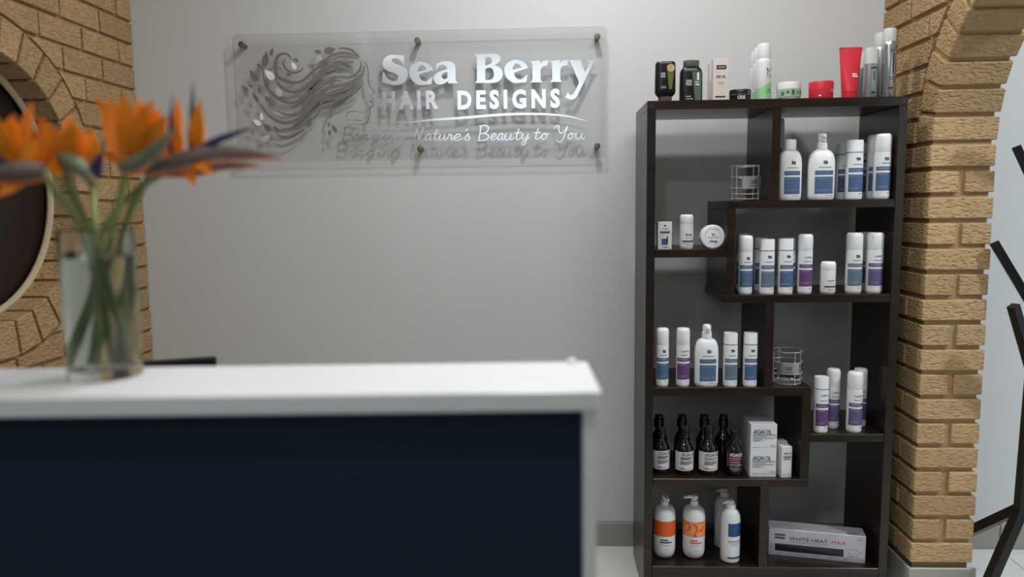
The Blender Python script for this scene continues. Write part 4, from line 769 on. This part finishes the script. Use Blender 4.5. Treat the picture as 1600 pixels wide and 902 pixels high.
# --- middle compartment
for a in (('round white bottle with blue label, first at the divider in the middle compartment', .664, -.345, .0225, .195, 'l_blue', '', 1), ('round white bottle hidden behind the first one by the divider', .677, -.25, .0215, .198, 'l_blue', '', 1),
          ('square white bottle with blue label, second in the middle row', .735, -.34, .0235, .182, 'l_teal', '', 2), ('square white bottle in shade behind the second of the middle row', .741, -.245, .0225, .183, 'l_blue', '', 2),
          ('square white bottle with blue label, third in the middle row', .796, -.34, .0235, .183, 'l_blue', '', 2), ('square white bottle in shade behind the third of the middle row', .835, -.245, .0225, .181, 'l_blue', '', 2),
          ('round white bottle with bright purple label in the middle row', .860, -.34, .0235, .197, 'l_purple', 'calm', 1), ('round white bottle with grey blue label right of the short bottle', 1.021, -.335, .026, .200, 'l_teal', '', 1),
          ('round white bottle with grey violet label at the right end of the middle row', 1.088, -.335, .026, .200, 'l_violet', 'calm', 1), ('round white bottle hidden between the two at the right end', 1.094, -.245, .0235, .199, 'l_violet', 'calm', 1)):
    care_bottle(a[0], a[1], a[2], D_, a[3], a[4], M[a[5]], a[6], a[7])
care_bottle('short white bottle with thin violet band, lowest in the middle row', .936, -.34, D_, .0245, .106, M['l_violet'], 'calm', 1, short=True, group='small white bottles')
# --- left lower compartment
care_bottle('round white bottle with blue label above the leftmost argan oil bottle', .392, -.35, E_, .0215, .198, M['l_blue'])
care_bottle('round white bottle with purple label left of the white pump bottle', .461, -.35, E_, .0225, .198, M['l_purple'], 'calm')
litre_bottle('large white pump bottle with blue label between slim bottles', .540, -.347, E_, .079, .210)
care_bottle('flat-capped white bottle with blue label right of the pump bottle', .619, -.35, E_, .0228, .181, M['l_teal'], kind=2)
care_bottle('flat-capped white bottle with blue label next to the lower divider', .685, -.35, E_, .0228, .181, M['l_blue'], kind=2)
wire_rack('round chrome wire rack at the end of the shelf above the argan oils', .818, -.315, E_, R(-12))
# --- right lower shelf
care_bottle('flat-capped white bottle with purple label at the left of the low right shelf', .926, -.345, F_, .0228, .189, M['l_purple'], 'calm', 2)
care_bottle('round white bottle with violet label behind the flat-capped purple one', .982, -.30, F_, .0225, .206, M['l_violet'], 'calm')
care_bottle('round white bottle with violet label in front on the low right shelf', 1.037, -.345, F_, .0248, .206, M['l_violet'], 'calm')
care_bottle('round white bottle in shade at the back of the low right shelf', 1.081, -.28, F_, .0225, .203, M['l_violet'], 'calm')
# --- argan oil shelf
def argan(label, x, y, r, h, style):
    t = thing('argan_oil_bottle', label, 'bottle', x, y, G_, 0, 'dark argan oil bottles')
    hb_ = .100
    obj('body', lathe([(r*.80, 0), (r*.95, .003), (r, .010), (r, hb_*.82), (r*.94, hb_*.93), (r*.72, hb_*1.06), (r*.48, hb_*1.16), (r*.42, hb_*1.24), (r*.42, hb_*1.30)], 32), M['amber'], t, True)
    if style == 'pump':
        obj('cap', lathe([(r*.62, hb_*1.3), (r*.62, h-.016), (r*.5, h-.014), (r*.5, h-.003), (r*.4, h)], 24), M['amber'], t, True)
        return t
    obj('cap', lathe([(r*.5, hb_*1.3), (r*.5, h-.004), (r*.44, h)], 24), M['amber'], t, True)
    if style == 'dark':
        prints(t, [wrap_text('ARGAN OIL', r, r, .075, r*1.6, .012, .002, .015)], M['ink_white']); prints(t, [band(r, r, .060, .066, -.75, .7), band(r, r, .054, .058, -.75, .3)], M['ink_red'])
        prints(t, [band(r, r, .047, .050, -.75, .4), band(r, r, .038, .0415, -.75, .7), band(r, r, .028, .029, -.75, .2), band(r, r, .024, .0255, -.7, .6)], M['ink_grey']); return t
    obj('label', band(r, r, .016, .082, -1.35, 1.25, .0005, 18), M['box_white'], t)
    prints(t, [wrap_text('ARGAN OIL', r, r, .073, r*1.55, .012, .010, .015, .0011)], M['ink'])
    prints(t, [band(r, r, q, q+.0035, -.55, e, .0010) for q, e in ((.060, .9), (.0545, .6))], M['ink_olive' if style == 'olive' else 'ink'])
    prints(t, [band(r, r, q, q+.0018, -.55, e, .0010) for q, e in ((.048, .95), (.0445, .7), (.041, .9), (.0375, .4))]+[band(r, r, .0245, .0265, -.55, -.1, .001), band(r, r, .0215, .0225, -.5, .6, .001)], M['ink'])
    return t
argan('dark bottle with white argan oil label, leftmost of its row', .398, -.305, .0295, .156, 'plain')
argan('dark bottle with white argan oil label, second from the left', .476, -.315, .0315, .164, 'plain')
argan('dark bottle with white argan oil label and olive lines, third from the left', .558, -.315, .033, .165, 'olive')
argan('dark bottle with white print and pink line, no paper label', .644, -.325, .0295, .156, 'dark')
for lb, x in (('unlabelled dark bottle behind the leftmost argan oil bottle', .405), ('unlabelled dark bottle behind the second argan oil bottle', .487), ('unlabelled dark bottle behind the third argan oil bottle', .566), ('unlabelled dark bottle behind the pink-lined argan oil bottle', .634)):
    argan(lb, x, -.205, .030, .176, 'pump')
def argan_carton(label, x, y, z, w, d, h):
    t = carton('argan_oil_carton', label, x, y, z, w, d, h, M['box_white'], group='white argan oil cartons'); fy = -d/2-.0004
    prints(t, [flat_text('ARGAN OIL', -.036, .026, h*.62, h*.80, fy, .02), box(-.036, .041, fy-.0001, fy, h*.575, h*.598)], M['ink'])
    prints(t, [box(-.036, e, fy-.0001, fy, h*q, h*(q+.018)) for q, e in ((.525, .010), (.49, .041), (.455, .034), (.42, -.006), (.385, .004), (.35, -.012))]+[box(-.036, -.020, fy-.0001, fy, h*.115, h*.135), box(-.018, .012, fy-.0001, fy, h*.12, h*.13)], M['ink_grey'])
    prints(t, [flat_text('OSiS', .021, .041, h*.12, h*.23, fy)], M['ink_grey']); return t
h1 = .092
pos = [(-.337, 'front', .735), (-.293, 'middle', .737), (-.249, 'rear', .739)]
for yy, wd_, xx in pos:
    argan_carton('white argan oil carton, lower %s of the stack' % wd_, xx, yy, G_, .088, .042, h1)
    argan_carton('white argan oil carton, upper %s of the stack' % wd_, xx, yy, G_+h1+.0003, .088, .042, h1)
def small_carton(label, x, y):
    t = carton('serum_carton', label, x, y, G_, .036, .036, .108, M['box_white'], R(8), 'small white serum cartons'); fy = -.0184
    prints(t, [flat_text('ARGAN OIL', -.012, .015, .081, .088, fy, .02)], M['ink']); prints(t, [box(-.012, .015, fy-.0001, fy, .068, .076), box(-.012, .013, fy-.0001, fy, .062, .066)], M['ink_olive'])
    prints(t, [flat_text('OSiS', .002, .014, .008, .016, fy), box(-.014, -.004, fy-.0001, fy, .008, .010)], M['ink_grey']); return t
small_carton('small white carton beside the big argan cartons, front one', .810, -.345); small_carton('small white carton standing behind the front small one', .812, -.290)
# --- bottom compartment
def pump_bottle(label, x, y, lab, turned, leafy):
    t = thing('pump_bottle', label, 'bottle', x, y, H_, 0, 'white pump bottles with orange labels'); r = .0385
    obj('body', lathe([(r*.55, 0), (r*.78, .004), (r*.93, .014), (r, .030), (r, .150), (r*.95, .168), (r*.78, .181), (r*.5, .187), (r*.4, .188)], 36), M['p_white'], t, True)
    obj('collar', lathe([(.0145, .187), (.0145, .203), (.012, .205)], 28), M['p_cap'], t, True)
    n_ = empty('pump_head', (0, 0, 0), turned)
    ph = obj('pump_head', join(lathe([(.010, .204), (.010, .212), (.0135, .214), (.0125, .223), (.008, .226)], 24), tube([(0, 0, .219), (0, -.022, .221), (0, -.040, .219)], [.0085, .006, .0042], 12)), M['p_cap'], t, True)
    ph.rotation_euler = (0, 0, turned); bpy.data.objects.remove(n_)
    obj('label', band(r, r, .085, .140, -1.6, 1.6, .0005, 24), lab, t)
    if leafy:
        prints(t, [swirl(r, [(-.95, .128), (-.75, .135), (-.55, .124), (-.62, .110), (-.85, .104)], .007), swirl(r, [(-.3, .134), (.0, .126), (.05, .108), (-.2, .098)], .008), swirl(r, [(.25, .112), (.45, .106), (.62, .116), (.85, .122)], .006), swirl(r, [(.1, .137), (.4, .138), (.75, .137)], .004)], M['orange'])
        prints(t, [swirl(r, [(-.25, .089), (-.08, .092), (.1, .088)], .008, .0012)], M['ink_red'])
    prints(t, [band(r, r, .070, .0745, -.5, .2, .0008), band(r, r, .0615, .066, -.55, .55, .0008)], M['ink_red' if leafy else 'ink'])
    prints(t, [band(r, r, .052, .0535, -.4, .4, .0006), band(r, r, .037, .0385, -.1, .3, .0006)], M['ink_grey']); return t
pump_bottle('white pump bottle with plain orange band at the bottom left', .414, -.295, M['orange'], R(10), False)
pump_bottle('white pump bottle with patterned peach band, spout to the left', .517, -.298, M['peach'], R(-75), True)
for lb, x, y, h in (('white lotion bottle with deep blue square label at the bottom divider', .638, -.325, .220), ('white lotion bottle in shade behind the blue-labelled one', .642, -.215, .220)):
    t = thing('lotion_bottle', lb, 'bottle', x, y, H_, 0, 'white lotion bottles'); r = .0335
    obj('body', lathe([(r*.8, 0), (r*.96, .004), (r, .014), (r, .150), (r*.94, .168), (r*.74, .182), (r*.5, .188)], 36), M['p_white'], t, True)
    obj('collar', lathe([(.0165, .187), (.0165, .204), (.014, .207)], 24), M['p_cap'], t, True)
    ph = obj('pump_head', join(lathe([(.011, .206), (.0135, .208), (.012, h-.003), (.008, h)], 24), tube([(0, 0, h-.007), (0, -.018, h-.006), (0, -.032, h-.010)], [.007, .005, .0038], 12)), M['p_cap'], t, True); ph.rotation_euler = (0, 0, R(-70))
    obj('label', band(r, r, .098, .145, -.45, 1.25, .0005, 14), M['deepblue'], t); obj('label', band(r, r, .018, .025, -.5, 1.2, .0005, 14), M['deepblue'], t)
    prints(t, [band(r, r, .122, .127, -.25, .9, .001), band(r, r, .106, .107, -.2, .8, .001)], M['ink_blue']); prints(t, [band(r, r, .078, .083, -.45, 1.0), band(r, r, .072, .074, -.3, .9), band(r, r, .066, .0675, -.1, .6)], M['ink_grey'])
P1, P2 = Vector((.783, -.282)), Vector((1.094, -.347)); dv = P2-P1; L = dv.length; rz = math.atan2(dv.y, dv.x)
nrm = Vector((-dv.y, dv.x)).normalized(); ctr = (P1+P2)/2+nrm*.035
t = thing('styling_iron_box', 'pearly silver box lettered WHITE HEAT MAX in the bottom right compartment', 'box', ctr.x, ctr.y, H_, rz)
obj('carton', box(-L/2, L/2, -.035, .035, 0, .098, .001), M['pearl'], t); fy = -.0353
def on_box(u0, u1, v0, v1, dy=0): return box(-L/2+u0*L, -L/2+u1*L, fy-.0002-dy, fy+.0005, v0, v1)
prints(t, [flat_text('WHITE HEAT', -L/2+.215*L, -L/2+.615*L, .060, .072, fy-.0003)], M['ink']); prints(t, [flat_text('MAX', -L/2+.655*L, -L/2+.80*L, .060, .072, fy-.0003)], M['ink_red'])
prints(t, [on_box(.215, .615, .0555, .0570), on_box(.215, .60, .0515, .0525)], M['ink_grey'])
for v_ in (.073, .062): prints(t, [on_box(.065, .175, v_, v_+.007)], M['ink_blue'])
obj('window', on_box(.07, .78, .018, .044), M['window_black'], t)
prints(t, [flat_text('OSiS', -L/2+.92*L, -L/2+.965*L, .080, .086, fy-.0003)], M['ink'])
ch = []
for i, (u, v) in enumerate([(.815, .045), (.865, .045), (.915, .045), (.84, .033), (.89, .033), (.94, .033), (.865, .022), (.915, .022), (.965, .040), (.03, .040), (.03, .030), (.12, .008), (.3, .009), (.5, .008), (.65, .010), (.8, .008)]):
    x0 = -L/2+u*L
    for s in (-1, 1): ch.append(beam((x0, fy-.0002, v+.004), (x0+s*.006, fy-.0002, v-.002), .0008, .0012))
for u in [.05+.06*i for i in range(15)]:
    for s in (-1, 1): ch.append(beam((-L/2+u*L, -.02+.01*(int(u*50) % 3), .0982), (-L/2+u*L+s*.006, -.028+.01*(int(u*50) % 3), .0982), .0010, .0006))
prints(t, ch, M['ink_grey'], 'chevron_print')
for y_ in (-.03, -.02): prints(t, [box(L/2-.06, L/2-.025, y_, y_+.006, .0978, .0983)], M['ink_blue'])

# ============================================================ RECEPTION COUNTER
rzc = R(2.6)
cn = tag(empty('reception_counter', (.0745, -1.866, 0), rzc), 'raised white-topped reception counter with a dark navy front panel', 'counter')
CW = 1.60
obj('countertop', box(-CW, 0, 0, .192, 1.072, 1.100, .003, 2), M['counter_white'], cn)
obj('side_panel', box(-.024, -.006, .012, .185, 0, 1.072), M['counter_white'], cn)
obj('side_panel', box(-CW+.01, -CW+.028, .012, .185, 0, 1.072), M['counter_white'], cn)
obj('front_panel', box(-CW+.028, -.024, .030, .048, 0, 1.072), M['counter_dark'], cn)
dk = tag(empty('reception_desk', (.0745, -1.866, 0), rzc), 'low white desk behind the raised counter', 'desk')
obj('desk_top', box(-CW+.03, -.03, .06, .62, .72, .745, .002), M['counter_white'], dk)
obj('desk_leg', box(-.06, -.03, .5, .60, 0, .72), M['counter_white'], dk); obj('desk_leg', box(-CW+.03, -CW+.06, .5, .60, 0, .72), M['counter_white'], dk)
obj('corner_cap', lathe([(.009, 1.1), (.009, 1.104), (.006, 1.108), (.002, 1.109)], 16, c=(-.026, .176, 0)), M['counter_white'], cn, True)
mo = tag(empty('computer_monitor', (-.80, -1.36, .745), R(20)), 'dark flat panel peeking above the counter just right of the vase', 'monitor')
def rot_y(vf, a): return [(p[0], p[1], p[2]+p[0]*math.tan(a)) for p in vf[0]], vf[1]
obj('shell', box(-.16, .108, -.012, .012, .05, .293, .004), M['black'], mo); obj('screen', box(-.152, .100, .0121, .0135, .06, .285), M['screen'], mo)
obj('stand', join(box(-.05, -.01, -.02, -.012, .004, .16), box(-.12, .06, -.08, .07, 0, .008, .002)), M['black'], mo)

# ============================================================ VASE AND FLOWERS
VX, VY, VZ = -.667, -1.768, 1.1005
va_ = tag(empty('glass_vase', (VX, VY, VZ)), 'clear straight glass vase half full of water on the white counter', 'vase')
vr = .0515
obj('glass', lathe([(vr*.96, 0), (vr, .003), (vr, .219), (vr-.0012, .221), (vr-.0028, .219), (vr-.003, .020), (vr*.85, .015), (.001, .014)], 48, cap=False), M['glass'], va_, True)
bmv = lathe([(vr*.96, 0), (.001, 0.0)], 48, cap=False)
obj('base', ([(p[0], p[1], p[2]) for p in bmv[0]], [tuple(q) for q in bmv[1]]), M['glass'], va_)
obj('water', lathe([(.001, .0145), (vr*.845, .0155), (vr-.0027, .0205), (vr-.0027, .180), (.001, .180)], 48, cap=False), M['water'], va_, True)
def blade(a, b, w, bend, nrm_, fold=.25, n=9, sharp=1.0):
    """pointed petal from a to b with thickness and a soft fold"""
    a, b = Vector(a), Vector(b); t = b-a; ln = t.length; t.normalize(); s = t.cross(nrm_).normalized(); nn = s.cross(t).normalized(); V, F = [], []
    for i in range(n+1):
        q = i/n; p = a+t*(ln*q)+nn*(bend*math.sin(PI*q)*ln); wd_ = w*(math.sin(PI*(.12+.88*q**.8))**.9+.02)*(1 if q < .99 else .1)
        th = .0016*(1-q)+.0004
        for sx, ty in ((-1, fold), (-.5, fold*.3), (0, 0), (.5, fold*.3), (1, fold)): V.append(p+s*(sx*wd_/2)+nn*(ty*wd_/2+th))
        for sx, ty in ((1, fold), (.5, fold*.3), (0, 0), (-.5, fold*.3), (-1, fold)): V.append(p+s*(sx*wd_/2)+nn*(ty*wd_/2-th))
    for i in range(n):
        for k in range(10): F.append((i*10+k, i*10+(k+1) % 10, (i+1)*10+(k+1) % 10, (i+1)*10+k))
    F += [tuple(range(10))[::-1], tuple(n*10+k for k in range(10))]
    return V, F
for fi, fd in enumerate(FLOWERS):
    t = tag(empty('bird_of_paradise', fd['stem'][0]), fd['label'], 'flower', 'bird of paradise flowers in the vase')
    o0 = Vector(fd['stem'][0])
    def loc(vf): return [tuple(Vector(v)-o0) for v in vf[0]], vf[1]
    # keep the foot of the stem inside the glass
    st = [Vector(p) for p in fd['stem']]
    for i in (0, 1, 2):
        d = Vector((st[i].x-VX, st[i].y-VY)); lim = (.040, .040, .042)[i]
        if d.length > lim: d = d.normalized()*lim; st[i].x = VX+d.x; st[i].y = VY+d.y
    st[0].z = VZ+.024; st[1].z = VZ+.118; st[2].z = max(st[2].z, VZ+.222)
    pth = smooth_path(st, 8); obj('stem', loc(tube(pth, [.0046+.0012*i/len(pth) for i in range(len(pth))], 10)), M['stem'], t, True)
    br_ = smooth_path(fd['bract'], 8); nb = len(br_)
    rad = [max(.0008, fd['bw']/2*math.sin(PI*(.22+.78*(i/(nb-1))))**.9) for i in range(nb)]
    b_ = obj('bract', loc(tube(br_, rad, 12)), M['bractg'] if fi in (0, 3, 5) else M['bract'], t, True)
    eo = [Vector(p)+Vector((0, -.003, (.75 if fi in (3, 5) else -.8)*rad[i])) for i, p in enumerate(br_)]
    obj('bract_edge', loc(tube(eo, [max(.0006, r_*.32) for r_ in rad], 8)), M['edgeor'], b_, True)
    for i, (a, b, w) in enumerate(fd['sep']):
        obj('sepal', loc(blade(a, b, w*(1.55 if fi == 0 else 1.3), .05*((i % 3)-1), Vector((.35*((i % 3)-1), -1, .1)))), M['sepal'], t, True)
    for a, b, w in fd['blue']:
        obj('petal', loc(blade(a, b, w, .02, Vector((0, -1, .3)))), M['blue'], t, True)

# ============================================================ COAT STAND
cs = tag(empty('coat_stand', (1.55, -.45, 0)), 'black coat stand with angled arms beyond the brick doorway', 'coat stand')
def cb(name, a, b, w): return obj(name, ([tuple(Vector(v)-Vector((1.55, -.45, 0))) for v in beam(a, b, w)[0]], beam(a, b, w)[1]), M['blackmetal'], cs)
top = Vector((1.565, -.45, 1.72)); hub = Vector((1.540, -.45, .352))
cb('pole', hub-Vector((0, 0, .03)), top, .034)
cb('leg', hub, (1.492, -.035, .018), .030); cb('leg', hub, (1.411, -.447-.02, .016), .030); cb('leg', hub, (1.86, -.62, .016), .030)
for a, b in (((1.431, -.40, 1.212), (1.553, -.452, .975)), ((1.442, -.50, 1.022), (1.548, -.456, .78)), ((1.482, -.40, 1.513), (1.558, -.452, 1.30)), ((1.68, -.40, 1.40), (1.56, -.448, 1.15)), ((1.66, -.52, 1.66), (1.564, -.452, 1.45)), ((1.50, -.56, 1.70), (1.562, -.456, 1.50))):
    cb('arm', b, a, .026)
